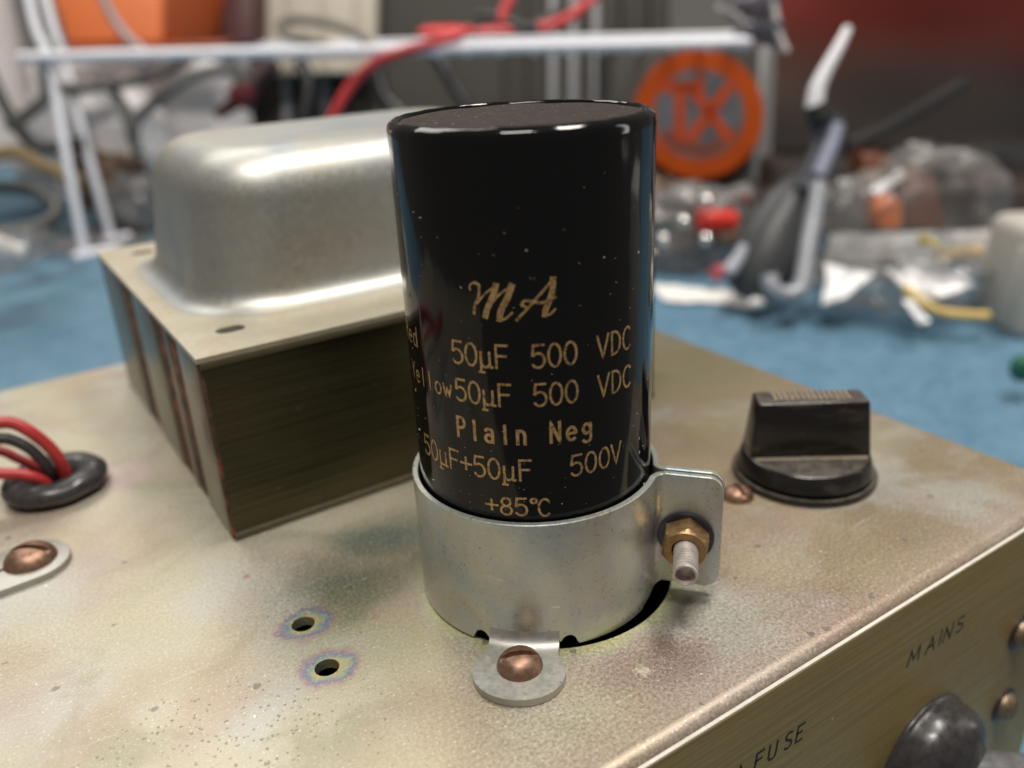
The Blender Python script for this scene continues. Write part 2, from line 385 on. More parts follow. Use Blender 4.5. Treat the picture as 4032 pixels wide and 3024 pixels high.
def plate(outline, holes, z0, z1):
    loops = [outline] + holes; vs = []; es = []
    for L in loops:
        n = len(vs); vs += [Vector(p) for p in L]; es += [(n + i, n + (i + 1) % len(L)) for i in range(len(L))]
    ov, _, of, *_ = delaunay_2d_cdt(vs, es, [], 1, 1e-6)
    def inside(p, L):
        c = False; j = len(L) - 1
        for i in range(len(L)):
            a, b = L[i], L[j]
            if (a[1] > p[1]) != (b[1] > p[1]) and p[0] < (b[0] - a[0]) * (p[1] - a[1]) / (b[1] - a[1]) + a[0]: c = not c
            j = i
        return c
    g = G()
    keep = []
    for f in of:
        c = sum((ov[i] for i in f), Vector((0, 0))) / len(f)
        if inside(c, outline) and not any(inside(c, h) for h in holes): keep.append(f)
    g.add([(p.x, p.y, z1) for p in ov], keep); g.add([(p.x, p.y, z0) for p in ov], [tuple(reversed(f)) for f in keep])
    for L in loops:
        g.grid([[(x, y, z0) for x, y in L], [(x, y, z1) for x, y in L]], True)
    return g

ch = thing('amplifier_chassis', 'yellowed zinc plated metal chassis with brass coloured front panel', 'chassis', (0, 50, -64))
XL, XR, YB, YF = -190.0, 92.0, 149.0, -36.6
CH = (1.9, 0.1, 19.9)
outline = [(XL, YF), (XR, YF), (XR, YB), (XL, YB)]
g = plate(outline, [circle(*CH, 96)] + [circle(h[0], h[1], 1.75, 32) for h in HOLES] + [circle(-61.6, 81.6, 5.0, 36)], -1.6, 0)
# folded front edge and the other folds
bend = [(YF - 2.0 * sin(a), -2.0 + 2.0 * cos(a)) for a in [radians(q) for q in range(0, 91, 9)]] + [(YF - 2.0, -63.5)]
n_ = 60
g.grid([[(XL + (XR - XL) * i / n_, y, z) for i in range(n_ + 1)] for y, z in bend])
bend2 = [(XR, 0), (XR + .5, -.2), (XR + .7, -.8), (XR + .7, -63.5)]
g.grid([[(x, y, z) for y in (YF, YB)] for x, z in bend2])
bend3 = [(YB, 0), (YB + .5, -.2), (YB + .7, -.8), (YB + .7, -63.5)]
g.grid([[(x, y, z) for x in (XL, XR)] for y, z in bend3])
g.grid([[(XL, y, 0), (XL, y, -63.5)] for y in (YF, YB)])
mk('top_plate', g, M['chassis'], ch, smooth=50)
mk('base_plate', G().box((-49, 56, -63.4), (282, 185, .8)), M['dark'], ch)
PY = YF - 2.05                                # back of the front panel
g = G().box(((XL + XR) / 2 + .6, PY - .32, -32.4), (XR - XL + 1.6, .64, 62.6))
mk('front_panel', g, M['panel'], ch, bevel=.12, seg=1)
mk('panel_edge', G().box(((XL + XR) / 2 + .6, PY - .32, -1.02), (XR - XL + 1.4, .54, .2)), plain('bare cut edge', (.78, .74, .66), .4, .3, .1, .5), ch)
PF = PY - .64                                 # front face of the panel

# ---- stroke lettering
def arc(cx, cy, rx, ry, a0, a1, n=14): return [(cx + rx * cos(radians(a0 + (a1 - a0) * k / n)), cy + ry * sin(radians(a0 + (a1 - a0) * k / n))) for k in range(n + 1)]
GL = {
 '5': [[(.52, 1), (.12, 1), (.07, .55)], arc(.29, .32, .26, .32, 135, -145, 18)],
 '0': [arc(.3, .5, .25, .5, 90, 450, 26)], '8': [arc(.3, .26, .25, .26, 90, 450, 20), arc(.3, .75, .2, .23, -90, 270, 20)],
 'u': [[(.08, .66), (.08, -.24)], [(0, -.24), (.2, -.24)], arc(.27, .2, .19, .2, 180, 360, 10), [(.46, .66), (.46, 0), (.56, 0)]],
 'F': [[(.08, 0), (.08, 1), (.56, 1)], [(.08, .53), (.48, .53)]], 'V': [[(0, 1), (.28, 0), (.56, 1)]],
 'D': [[(.08, 0), (.08, 1), (.2, 1)] + arc(.2, .5, .34, .5, 90, -90, 14) + [(.08, 0)]], 'C': [arc(.32, .5, .27, .5, 48, 312, 20)],
 'R': [[(.08, 0), (.08, 1), (.3, 1)] + arc(.3, .76, .22, .24, 90, -90, 10) + [(.08, .52)], [(.28, .52), (.54, 0)]],
 'Y': [[(0, 1), (.28, .5), (.28, 0)], [(.28, .5), (.56, 1)]],
 'e': [[(.06, .34), (.5, .34)] + arc(.28, .32, .23, .33, 5, 310, 18)], 'd': [arc(.26, .32, .2, .32, 0, 360, 20), [(.48, 1), (.48, 0)]],
 'l': [[(.28, 1), (.28, 0)]], 'o': [arc(.28, .32, .22, .32, 0, 360, 22)], 'w': [[(0, .66), (.15, 0), (.28, .52), (.41, 0), (.56, .66)]],
 'P': [[(.08, 0), (.08, 1), (.3, 1)] + arc(.3, .74, .22, .26, 90, -90, 10) + [(.08, .48)]],
 'a': [arc(.26, .5, .2, .17, 150, 0, 8) + [(.46, .0)], arc(.26, .19, .2, .19, 40, 400, 18)], 'i': [[(.28, .66), (.28, 0)], [(.28, .9), (.28, .8)]],
 'n': [[(.08, 0), (.08, .66)], arc(.27, .42, .19, .24, 180, 0, 10) + [(.46, 0)]], 'N': [[(.06, 0), (.06, 1), (.5, 0), (.5, 1)]],
 'g': [arc(.26, .42, .2, .24, 0, 360, 18), [(.48, .66), (.48, -.06)] + arc(.26, -.06, .22, .2, 0, -150, 8)],
 '+': [[(.3, .2), (.3, .8)], [(.02, .5), (.58, .5)]], 'o^': [arc(.2, .86, .13, .13, 0, 360, 14)],
 'M': [[(0, 0), (.16, 1), (.36, .25), (.72, 1), (.70, 0)]], 'A': [[(0, 0), (.36, 1), (.56, 0)], [(.14, .38), (.48, .38)]], 'I': [[(.14, 0), (.2, 1)]],
 'Ni': [[(0, 0), (.12, 1), (.48, 0), (.62, 1)]], 'Si': [arc(.34, .76, .24, .24, 50, 260, 10) + arc(.26, .26, .24, .26, 80, -140, 12)],
 'U': [[(.06, 1), (0, .3)] + arc(.24, .26, .24, .26, 180, 350, 10) + [(.56, 1)]], 'Fi': [[(0, 0), (.12, 1), (.56, 1)], [(.06, .54), (.44, .54)]],
 'E': [[(.56, 1), (.12, 1), (0, 0), (.44, 0)], [(.06, .53), (.42, .53)]],
 'T': [[(0, 1), (.7, 1)], [(.35, 1), (.35, 0)]], 'X': [[(0, 1), (.6, 0)], [(0, 0), (.6, 1)]],
}
def ribbon(g, pts, w, fn, sub=.35):
    P = [Vector(p) for p in pts]; Q = [P[0]]
    for a, b in zip(P, P[1:]):
        k = max(1, int((b - a).length / sub))
        Q += [a.lerp(b, i / k) for i in range(1, k + 1)]
    L = []; R_ = []
    closed = (Q[0] - Q[-1]).length < 1e-4 and len(Q) > 4
    for i, p in enumerate(Q):
        a = Q[i - 1] if i else (Q[-2] if closed else p); b = Q[i + 1] if i < len(Q) - 1 else (Q[1] if closed else p)
        d0 = (p - a).normalized() if (p - a).length > 1e-9 else (b - p).normalized()
        d1 = (b - p).normalized() if (b - p).length > 1e-9 else d0
        n0 = Vector((-d0.y, d0.x)); n1 = Vector((-d1.y, d1.x)); mt = (n0 + n1); mt = mt.normalized() if mt.length > 1e-6 else n0
        k = w / 2 / max(.55, mt.dot(n1)); L.append(p + mt * k); R_.append(p - mt * k)
        if not closed and i == 0: L[-1] -= d1 * w * .4; R_[-1] -= d1 * w * .4
        if not closed and i == len(Q) - 1: L[-1] += d0 * w * .4; R_[-1] += d0 * w * .4
    g.grid([[fn(*p) for p in L], [fn(*p) for p in R_]])
def glyphs(g, items, h, wx, w, fn):
    for ch_, x, y in items:
        for st in GL[ch_]: ribbon(g, [(x + px * wx, y + py * h) for px, py in st], w, fn)

onpanel = lambda x, z: (x, PF - .004, z)
g = G(); glyphs(g, [('M', 43.1, -14.45), ('A', 47.9, -14.45), ('I', 51.1, -14.45), ('Ni', 52.7, -14.45), ('Si', 56.2, -14.4)], 2.85, 4.1, .46, onpanel)
tag(mk('lettering', g, M['ink'], ch, smooth=0), 'black handwritten capitals MAINS')
g = G(); glyphs(g, [('A', 4.2, -14.45), ('Fi', 8.2, -14.3), ('U', 11.0, -14.4), ('Si', 14.2, -14.4), ('E', 16.7, -14.4)], 2.85, 3.1, .48, onpanel)
tag(mk('lettering', g, M['ink'], ch, smooth=0), 'black handwritten capitals FUSE')

# ---- slotted round-head screws
def screw(loc, ax, r, h, slot_dir, name='screw', parent=None, label=None, mat=None, group=None):
    a = Vector(ax).normalized(); s = Vector(slot_dir); s = (s - a * s.dot(a)).normalized(); t = a.cross(s); o = Vector(loc)
    g = G(); n = 40; hw = r * .14; dep = h * .45
    def surf(x, y):
        q = min(1, hypot(x, y) / r); return h * (1 - q ** 2.6) ** .62
    # two half domes and the slot between
    for sg in (1, -1):
        rows = []
        for i in range(11):
            row = []
            yy = hw + (r - hw) * (i / 10) ** .8
            half = (max(0, r * r - yy * yy)) ** .5
            for k in range(19):
                x = half * sin(pi / 2 * (k / 9 - 1)); z = surf(x, yy)
                row.append(o + s * x + t * yy * sg + a * z)
            rows.append(row)
        g.grid(rows)
        top = rows[0]; bot = []
        for k in range(19):
            half = (r * r - hw * hw) ** .5; x = half * sin(pi / 2 * (k / 9 - 1)); bot.append(o + s * x + t * hw * sg + a * min(surf(x, hw), max(0, h - dep)))
        g.grid([top, bot])
        if sg == 1: b1 = bot
        else: g.grid([b1, bot])
    g.lathe([(r * .985, -.5), (r * 1.0, .02)], 40, o, a)
    ob = mk(name, g, mat or M['copper'], parent, smooth=30)
    return ob

HOR = Vector((.834, -.55, 0))
s_ = screw((42.5, -3.0, 0.0), (0, 0, 1), 3.0, 2.1, (.3, .95, 0))
tag(s_, 'copper coloured round screw head beside the black knob', 'screw')
for (x, z) in ((80.0, -25.6), (80.0, -43.2)):
    g = G().lathe([(3.7, -.2), (3.7, .3), (3.1, .45)], 36, (x, PF, z), (0, -1, 0), cap1=True); p = mk('screw', g, M['washer'], ch)
    tag(p, 'dark ringed domed screw in the panel')
    screw((x, PF - .4, z), (0, -1, 0), 2.9, 2.0, (0.5, 0, 1), 'screw_head', p, mat=M['dullbrass'])

# ------------------------------------------------------------------ capacitor
cp = thing('can_capacitor', 'glossy black can capacitor with gold lettering standing in the clamp', 'capacitor', (0, 0, -5))
def wob(a, z): return .10 * noise.noise((cos(a) * 2.1, sin(a) * 2.1, z * .06)) + .05 * noise.noise((cos(a) * 6, sin(a) * 6, z * .12))
prof = [(16.9, -5), (17.5, -4.4)] + [(17.5, z) for z in (0, 10, 20, 28, 36, 44, 52, 60, 65, 67.5)] + [(17.5, 69.2), (17.52, 69.9), (17.54, 70.4), (17.48, 70.85), (17.36, 71.2), (17.05, 71.5), (16.65, 71.75), (16.3, 71.86), (16.0, 71.8), (15.8, 71.55), (15.7, 71.2)]
n_ = 128; g = G(); rows = []
for i, (r, z) in enumerate(prof):
    row = []
    for k in range(n_):
        a = 2 * pi * k / n_; w = wob(a, z) * (1 if z < 66 else .7); wz = (.22 * noise.noise((cos(a) * 1.8, sin(a) * 1.8, 3)) + .14 * noise.noise((cos(a) * 7, sin(a) * 7, 9))) if z > 67 else 0
        if 0 <= z < 66: w *= .35
        row.append(((r + w) * cos(a), (r + w) * sin(a), z + wz * .7))
    rows.append(row)
g.grid(rows, True, True)
mk('sleeve', g, M['sleeve'], cp, smooth=60)
g = G(); rows = []
for r in (15.8, 15.0, 13, 10, 7, 4, 1.5, .2):
    rows.append([(r * cos(2 * pi * k / 96), r * sin(2 * pi * k / 96), 71.42 + .10 * noise.noise((r * cos(2 * pi * k / 96) * .25, r * sin(2 * pi * k / 96) * .25, 1))) for k in range(96)])
g.grid(rows, True, False, True); mk('can_top', g, M['captop'], cp)
CA = atan2(CAM[1], CAM[0])                    # the side that faces the photographer
def oncap(a, z):
    t = CA + a / 17.5; return (17.56 * cos(t), 17.56 * sin(t), z)
def wobfix(a, z):
    t = CA + a / 17.5; r = 17.5 + wob(t, z) * .35 + .03; return (r * cos(t), r * sin(t), z)
def line(text, x, z, adv, h, wx, w, label):
    g = G(); i = 0
    for c in text:
        if c != ' ': glyphs(g, [(c, x + i * adv, z)], h, wx, w, wobfix)
        i += 1
    return g
def letters(g, label): tag(mk('lettering', g, M['gold'], cp, smooth=0), label)
# script initials, traced as pen strokes (arc mm, height mm)
def c4(x, y): return (-7.31 + (x - 525) * (10.43 / 500), 54.25 - (y - 150) * (4.86 / 240))
g = G()
for st, w in [([(530, 215), (527, 190), (545, 170), (572, 162)], .22), ([(560, 165), (588, 182), (580, 250), (552, 312), (545, 358)], .34), ([(548, 318), (620, 232), (690, 178)], .26),
              ([(690, 176), (672, 235), (630, 325), (615, 374)], .75), ([(622, 345), (700, 240), (780, 180)], .28), ([(783, 178), (755, 250), (712, 335), (702, 388)], .78), ([(702, 388), (735, 384), (778, 345)], .3),
              ([(803, 392), (880, 308), (960, 220), (1022, 152)], .36), ([(1022, 150), (1012, 240), (975, 330), (968, 368)], .75), ([(968, 370), (995, 368), (1030, 338)], .28), ([(858, 312), (835, 296), (862, 272), (950, 290), (1032, 262)], .36)]:
    ribbon(g, [tuple(p)[:2] for p in spline([(*c4(*q), 0) for q in st], 6)], w, wobfix, .2)
letters(g, 'gold script initials MA')
LW = .33
g = line('50uF', -10.75, 43.0, 2.05, 3.0, 3.1, LW, ''); [g.add(k.v, k.f) for k in (line('500', 0, 43.0, 2.05, 3.0, 3.1, LW, ''), line('VDC', 8.75, 43.0, 2.1, 3.0, 3.1, LW, ''), line('Red', -23.4, 43.2, 1.95, 2.7, 2.7, .28, ''))]
letters(g, 'gold line reading Red 50uF 500 VDC')
g = line('50uF', -10.65, 37.75, 2.05, 3.0, 3.1, LW, ''); [g.add(k.v, k.f) for k in (line('500', 0.05, 37.75, 2.05, 3.0, 3.1, LW, ''), line('VDC', 8.85, 37.6, 2.1, 3.0, 3.1, LW, ''), line('Yellow', -21.5, 37.85, 1.76, 2.55, 2.5, .28, ''))]
letters(g, 'gold line reading Yellow 50uF 500 VDC')
g = line('Plain', -10.85, 32.4, 2.13, 2.85, 2.5, .43, ''); k = line('Neg', 2.05, 32.4, 2.18, 2.85, 2.6, .43, ''); g.add(k.v, k.f)
letters(g, 'gold line reading Plain Neg')
g = line('50uF+50uF', -19.1, 26.98, 2.1, 3.0, 3.1, LW, ''); k = line('500V', 4.6, 27.0, 2.12, 3.0, 3.1, LW, ''); g.add(k.v, k.f)
letters(g, 'gold line reading 50uF plus 50uF 500V')
g = G(); glyphs(g, [('+', -7.1, 21.6), ('8', -5.05, 21.6), ('5', -3.0, 21.6), ('o^', -1.0, 21.6), ('C', .1, 21.45)], 2.6, 3.0, LW, wobfix)
letters(g, 'gold line reading plus 85 degrees C')
# dust specks on the sleeve
rnd = random.Random(3); g = G()
for k in range(115):
    a = rnd.uniform(-23, 23); z = rnd.uniform(20, 68) if rnd.random() < .75 else rnd.uniform(20, 34); L = rnd.uniform(.02, .06) if rnd.random() < .88 else rnd.uniform(.12, .3); t = rnd.uniform(0, pi); w = rnd.uniform(.016, .034)
    da, dz = cos(t) * L, sin(t) * L; na, nz = -sin(t) * w, cos(t) * w
    q = [wobfix(a - da - na, z - dz - nz), wobfix(a + da - na, z + dz - nz), wobfix(a + da * .6 + na, z + dz + nz), wobfix(a - da + na, z - dz * .7 + nz)]
    ap = wobfix(a, z); ap = (ap[0] * 1.0035, ap[1] * 1.0035, ap[2])
    g.add(q + [ap], [(0, 1, 4), (1, 2, 4), (2, 3, 4), (3, 0, 4)])
tag(mk('dust', g, M['paper'], cp, smooth=0), kind='stuff')

# ------------------------------------------------------------------ clamp
cl = thing('capacitor_clamp', 'shiny zinc band clamp round the black capacitor, bolted to the chassis', 'clamp', (0, 0, 0))
TH = .9; RM = 18.35
EA = radians(-50); er = Vector((cos(EA), sin(EA))); et = Vector((cos(EA - pi / 2), sin(EA - pi / 2)))   # et: the side of the ear that shows
TA = radians(-131.6)
GAP = .75                                     # half gap between the two ears (to plate middle)
# centre line: (point, kind, param); from outer end of the front ear, round the can, to the outer end of the rear ear
pts = []
def ear_pt(r, s): return er * r + et * s
rb = 1.7
d_ear = GAP
# tangent fillet between the ear line (offset d_ear) and circle RM: centre at offset d_ear+rb, distance RM+rb
oc = d_ear + rb; rc = ((RM + rb) ** 2 - oc ** 2) ** .5
fc = ear_pt(rc, oc)
for i in range(25): pts.append((ear_pt(28.4 - (28.4 - rc) * i / 24, d_ear), 'ear', 28.4 - (28.4 - rc) * i / 24))
tang = -fc.normalized()                         # from fillet centre to can
a0 = atan2(-et.y, -et.x); a1 = atan2(tang.y, tang.x)
da = (a1 - a0 + pi) % (2 * pi) - pi
for i in range(1, 11):
    a = a0 + da * i / 10; pts.append((fc + Vector((cos(a), sin(a))) * rb, 'fil', i / 10))
b0 = atan2(fc.y, fc.x); half = (EA - b0 + pi) % (2 * pi) - pi
b1 = EA + half - 2 * pi                        # go clockwise all round
angs = [b0 + (b1 - b0) * i / 360 for i in range(1, 361)]
for a in angs: pts.append((Vector((cos(a), sin(a))) * RM, 'band', a))
for p, k, q in [x for x in pts if x[1] != 'band'][::-1]:
    pr_ = p.dot(er); ps = p.dot(et); pts.append((ear_pt(pr_, -ps), 'rear' if k == 'ear' else 'fil', q))
def zrange(k, q):
    lo, hi = .25, 20.8
    if k in ('ear', 'rear'):
        lo = 2.4; hi = 21.2; e = 28.4 - q; R_ = 2.2
        if e < R_:
            c = R_ - (R_ * R_ - (R_ - e) ** 2) ** .5; lo += c; hi -= c
    elif k == 'fil':
        lo = 2.4 - q * 1.2; hi = 21.1 - .25 * q
    else:
        d = ((q - TA + pi) % (2 * pi) - pi) * RM; ad = abs(d)
        if ad < 5.0: lo = 1.7
        elif ad < 7.6:
            lo = max(lo, .25 + (max(0, 1.3 ** 2 - (ad - 6.3) ** 2)) ** .5 * 1.35)
            if ad < 5.25: lo = max(lo, 1.0)
        d2 = ((q - EA + pi) % (2 * pi) - pi) * RM
        if abs(d2) < 6: lo = max(lo, 1.3 - .18 * (abs(d2) - 2))
    return lo, hi
g = G(); rows = []
for i, (p, k, q) in enumerate(pts):
    a = pts[max(0, i - 1)][0]; b = pts[min(len(pts) - 1, i + 1)][0]; t = (b - a).normalized(); nn = Vector((-t.y, t.x)); lo, hi = zrange(k, q)
    o = p + nn * TH / 2; n2 = p - nn * TH / 2; c = .12; m_ = p
    om = p + nn * (TH / 2 - c); nm = p - nn * (TH / 2 - c)
    zs = [lo + (hi - lo) * f for f in (.25, .5, .75)]
    rows.append([(*om, lo), (*o, lo + c)] + [(*o, z) for z in zs] + [(*o, hi - c), (*om, hi), (*nm, hi), (*n2, hi - c)] + [(*n2, z) for z in reversed(zs)] + [(*n2, lo + c), (*nm, lo)])
g.grid(rows, True, True, True)
mk('band', g, M['zinc'], cl, smooth=40)
# bright scratches on the front of the band
g = G()
for p_, w_ in (([(-.53, 11.28), (-.49, 11.3), (-.45, 11.2)], .05), ([(-.40, 11.97), (-.34, 11.85), (-.28, 11.54)], .08), ([(-.47, 20.45), (-.41, 20.3), (-.35, 20.2)], .07), ([(.10, 7.4), (.12, 7.15)], .06), ([(.34, 14.2), (.40, 14.6)], .04)):
    ribbon(g, p_, w_, lambda a, z: ((RM + TH / 2 + .012) * cos(CA + a), (RM + TH / 2 + .012) * sin(CA + a), z), sub=.02)
mk('scratch', g, M['edge'], cl, smooth=0, recalc=False)
# foot tab
tr = Vector((cos(TA), sin(TA))); tt = Vector((-sin(TA), cos(TA)))
def tabhw(r):
    if r < 20.2: return 5.0
    if r < 24.2: k = (r - 20.2) / 4.0; return 5.0 + 1.4 * (3 * k * k - 2 * k ** 3)
    return max(0.01, (6.4 ** 2 * max(0, 1 - ((r - 24.2) / 5.8) ** 2.2))) ** .5 if r < 30 else .01
rs = [18.0 + i * .12 for i in range(14)] + [19.8 + .45 * i for i in range(20)] + [28.6, 29, 29.3, 29.55, 29.75, 29.88, 29.96, 30]
NT = 24; topg = []; botg = []
for r in rs:
    a = []; b = []
    for j in range(NT + 1):
        d = tabhw(r) * (2 * j / NT - 1)
        rsurf = (18.8 ** 2 - min(abs(d), 5.0) ** 2) ** .5
        e = r - 18.0; base_r = rsurf + e * (30 - rsurf) / 12.0
        x = max(0, base_r - rsurf); zt = 1.22
        if x < 1.9: zt = 1.22 + (1.9 - (1.9 ** 2 - (1.9 - x) ** 2) ** .5) * 1.0
        p = tr * base_r + tt * d; pb = tr * max(base_r, rsurf - .1) + tt * d
        a.append((p.x, p.y, zt)); b.append((pb.x, pb.y, max(.06, zt - 1.12) if x > 1 else .06))
    topg.append(a); botg.append(b)
g = G(); rows = []
for a, b in zip(topg, botg):
    ai = [a[0]] + a[1:-1] + [a[-1]]
    rows.append(a + list(reversed(b)))
g.grid(rows, True, True, True)
mk('foot_tab', g, M['zincdull'], cl, smooth=50, bevel=0)
SCR = tr * 23.5
screw((SCR.x, SCR.y, 1.25), (0, 0, 1), 3.2, 2.2, HOR + Vector((0, .12, 0)), 'screw', cl)
# bolt, washer and nut through the ears
bo = Vector((*(er * 23.3), 11.0)); bd = Vector((et.x, et.y, 0)); bn = (Matrix.Rotation(radians(5), 3, 'Z') @ bd)   # the bolt sits a little askew
face = GAP + TH / 2
g = G().lathe([(1.5, 0), (4.0, 0), (4.15, .12), (4.15, .5), (4.0, .62), (1.5, .62)], 40, bo + bd * (face + .02), bd); mk('washer', g, M['washer'], cl)
def hexnut(o, d, af, h, rot):
    a = d.normalized(); x = a.orthogonal().normalized(); y = a.cross(x); n = 72; rows = []
    def hexr(t): return af / 2 / cos(((t + pi / 6) % (pi / 3)) - pi / 6)
    R_ = af / 2 / cos(pi / 6)
    for z, cap_ in ((0, 0), (h - .9, 0), (h - .6, .06), (h - .25, .45), (h, .62)):
        row = []
        for k in range(n):
            t = 2 * pi * k / n + 1e-4; r = min(hexr(t), R_ - cap_ * 1.0 if cap_ else 99); 
            row.append(o + a * z + (x * cos(t + rot) + y * sin(t + rot)) * r)
        rows.append(row)
    rows.append([o + a * h + (x * cos(2 * pi * k / n + rot) + y * sin(2 * pi * k / n + rot)) * 1.95 for k in range(n)])
    rows.append([o + a * (h - .5) + (x * cos(2 * pi * k / n + rot) + y * sin(2 * pi * k / n + rot)) * 1.8 for k in range(n)])
    return G().grid(rows, True)
mk('nut', hexnut(bo + bd * (face + .66), bn, 6.3, 3.5, radians(16)), M['brass'], cl, smooth=25)
# threaded shank with a hollow end
prof = []; z = -3.0; zend = face + 10.2
while z < zend - 1.2:
    prof += [(1.78, z), (1.78, z + .16), (1.5, z + .36), (1.5, z + .44)]; z += .62
prof += [(1.7, zend - .7), (1.78, zend - .35), (1.72, zend - .05), (1.6, zend), (1.42, zend), (1.32, zend - .4), (1.2, zend - 1.5), (.02, zend - 1.4)]
mk('bolt', G().lathe(prof, 36, bo, bn), M['bolt'], cl, smooth=25)
g = G().lathe([(0.01, 0), (2.6, 0), (3.0, .5), (2.9, 1.3), (2.2, 2.0), (.01, 2.3)], 32, bo - bd * (GAP + TH / 2), -bd); mk('bolt_head', g, M['copper'], cl)

# ------------------------------------------------------------------ transformer
tf = thing('mains_transformer', 'large mains transformer with dull grey bell cover and laminated core', 'transformer', (11.5, 87, 0))
TX0, TX1, TY0, TY1, TZ = -38.2, 61.0, 40.0, 133.5, 34.0
# laminations: 48 sheets, too thin to pick apart
g = G(); rl = random.Random(5); ns = 48; hz = (TZ - .3) / ns
for i in range(ns):
    j = rl.uniform(0, .05); z0 = .3 + i * hz
    g.box(((TX0 + TX1) / 2, (TY0 + TY1) / 2, z0 + hz * .47), (TX1 - TX0 - 1.2, TY1 - TY0 - .2 - 2 * j, hz * .97))
tag(mk('lamination_stack', g, M['lam'], tf, smooth=0), kind='stuff')
mk('core_body', G().box(((TX0 + TX1) / 2, (TY0 + TY1) / 2, TZ / 2), (TX1 - TX0 - 1.9, TY1 - TY0 - .9, TZ - .1)), M['dark'], tf)
mk('top_strip', G().box(((TX0 + TX1) / 2, TY0 + .1, TZ - .6), (TX1 - TX0 - .4, .7, 1.1)), M['dark'], tf, bevel=.15)
mk('bottom_strip', G().box(((TX0 + TX1) / 2, TY0 + .35, .75), (TX1 - TX0 - .6, 1.3, 1.3)), M['dark'], tf, bevel=.2)
# left end: three plain strips with rusty seams between
for a, b, kind_, dx in ((40.1, 41.6, 'rusty_seam', .02), (41.6, 55.5, 'end_strip', 0), (55.5, 63.4, 'rusty_seam', .35), (63.4, 66.4, 'end_strip', .1), (66.4, 75.4, 'rusty_seam', .35), (75.4, 95, 'end_strip', 0), (95, 106.5, 'rusty_seam', .35), (106.5, 133.3, 'end_strip', 0)):
    g = G(); g.box((TX0 + .55 + dx, (a + b) / 2, TZ / 2), (1.1, b - a - .1, TZ - .4))
    mk(kind_, g, M['rust'] if kind_ == 'rusty_seam' else M['strip'], tf, bevel=.25)
# flange of the bell cover with its slots
def stadium(cx, cy, lx, ry, n=10): return [(cx + lx + ry * cos(a), cy + ry * sin(a)) for a in [radians(-90 + 180 * k / n) for k in range(n + 1)]] + [(cx - lx + ry * cos(a), cy + ry * sin(a)) for a in [radians(90 + 180 * k / n) for k in range(n + 1)]]
slots = [stadium(x, y, .9, 1.7) for x in (-29.4, 52.4) for y in (51.2, 124)]
g = plate([(TX0 - .2, TY0 - .2), (TX1 + .2, TY0 - .2), (TX1 + .2, TY1 + .2), (TX0 - .2, TY1 + .2)], slots, TZ, TZ + .9)
mk('flange', g, M['flange'], tf, smooth=0)
for x in (-29.4, 52.4):
    for y in (51.2, 124): mk('slot_floor', G().box((x, y, TZ + .12), (6, 4, .2)), M['casegrey'], tf, smooth=0)
def rrect(cx, cy, hx, hy, r, z, n=14):
    out = []
    for sx, sy, a in ((1, 1, 0), (-1, 1, 90), (-1, -1, 180), (1, -1, 270)):
        for k in range(n + 1):
            t = radians(a + 90 * k / n); out.append((cx + sx * (hx - r) + r * cos(t), cy + sy * (hy - r) + r * sin(t), z))
    return out
BX, BY, HX, HY = 11.5, 88.0, 41.3, 29.6; BZ0, BZ1 = TZ + .9, 63.2; FR = 9.5
rows = []
FL = 4.6
for k in range(9):                             # flared foot
    a = radians(90 * k / 8); rows.append(rrect(BX, BY, HX + FL * (1 - sin(a)), HY + FL * (1 - sin(a)), 15 + FL * (1 - sin(a)), BZ0 + .03 + FL * (1 - cos(a))))
for k in range(1, 6): rows.append(rrect(BX, BY, HX - 2.2 * k / 5, HY - 1.3 * k / 5, 15, BZ0 + FL + (BZ1 - FR - BZ0 - FL) * k / 5))
for k in range(1, 13):
    a = radians(90 * k / 12); q = FR * (1 - cos(a)); rows.append(rrect(BX, BY, HX - 2.2 - q, HY - 1.3 - q, 15 - q * .8, BZ1 - FR + FR * sin(a)))
for k in (.6, .3, .05): rows.append(rrect(BX, BY, (HX - 11.7) * k, (HY - 10.8) * k, 7.4 * k, BZ1 + .25 * (1 - k)))
g = G().grid(rows, True, False, True); mk('bell_cover', g, M['bell'], tf, smooth=60)

# ------------------------------------------------------------------ knob
kn = thing('selector_knob', 'black plastic bar knob with dusty skirt on the chassis corner', 'knob', (58.3, -4.4, 0))
KX, KY = 59.0, -4.4
g = G().lathe([(0.01, .02), (13.2, .02), (13.35, .25), (13.35, .9), (13.2, 1.15), (12.4, 1.2)], 72, (KX, KY, 0)); mk('base_ring', g, M['knob'], kn)
g = G().lathe([(11.8, 1.2), (12.3, 1.7), (12.55, 2.1), (12.4, 2.7), (11.75, 4.8), (11.4, 5.15), (11.0, 5.25), (.01, 5.3)], 72, (KX, KY, 0)); mk('skirt', g, M['knob'], kn)
kd = Vector((.812, -.583, 0)); kp = Vector((.583, .812, 0))
def kpt(a, b, z): return Vector((KX, KY, 0)) + kd * a + kp * b + Vector((0, 0, z))
g = G()
bot = [(-11.2, -3.7), (11.2, -3.7), (11.2, 3.7), (-11.2, 3.7)]; top = [(-10.1, -3.0), (10.1, -3.0), (10.1, 3.0), (-10.1, 3.0)]
g.grid([[kpt(a, b, 4.9) for a, b in bot], [kpt(a, b, 16) for a, b in top]], True, True, True)
mk('grip', g, M['knob'], kn, bevel=.7, seg=3, smooth=40)
for k in range(14):
    c = kpt(-6.6 + k * 1.02, 0, 16.02)
    g = G().box(c, (.5, 4.0, .5), Matrix.Rotation(atan2(kd.y, kd.x), 3, 'Z')); mk('rib', g, M['dusty'], kn, smooth=0)

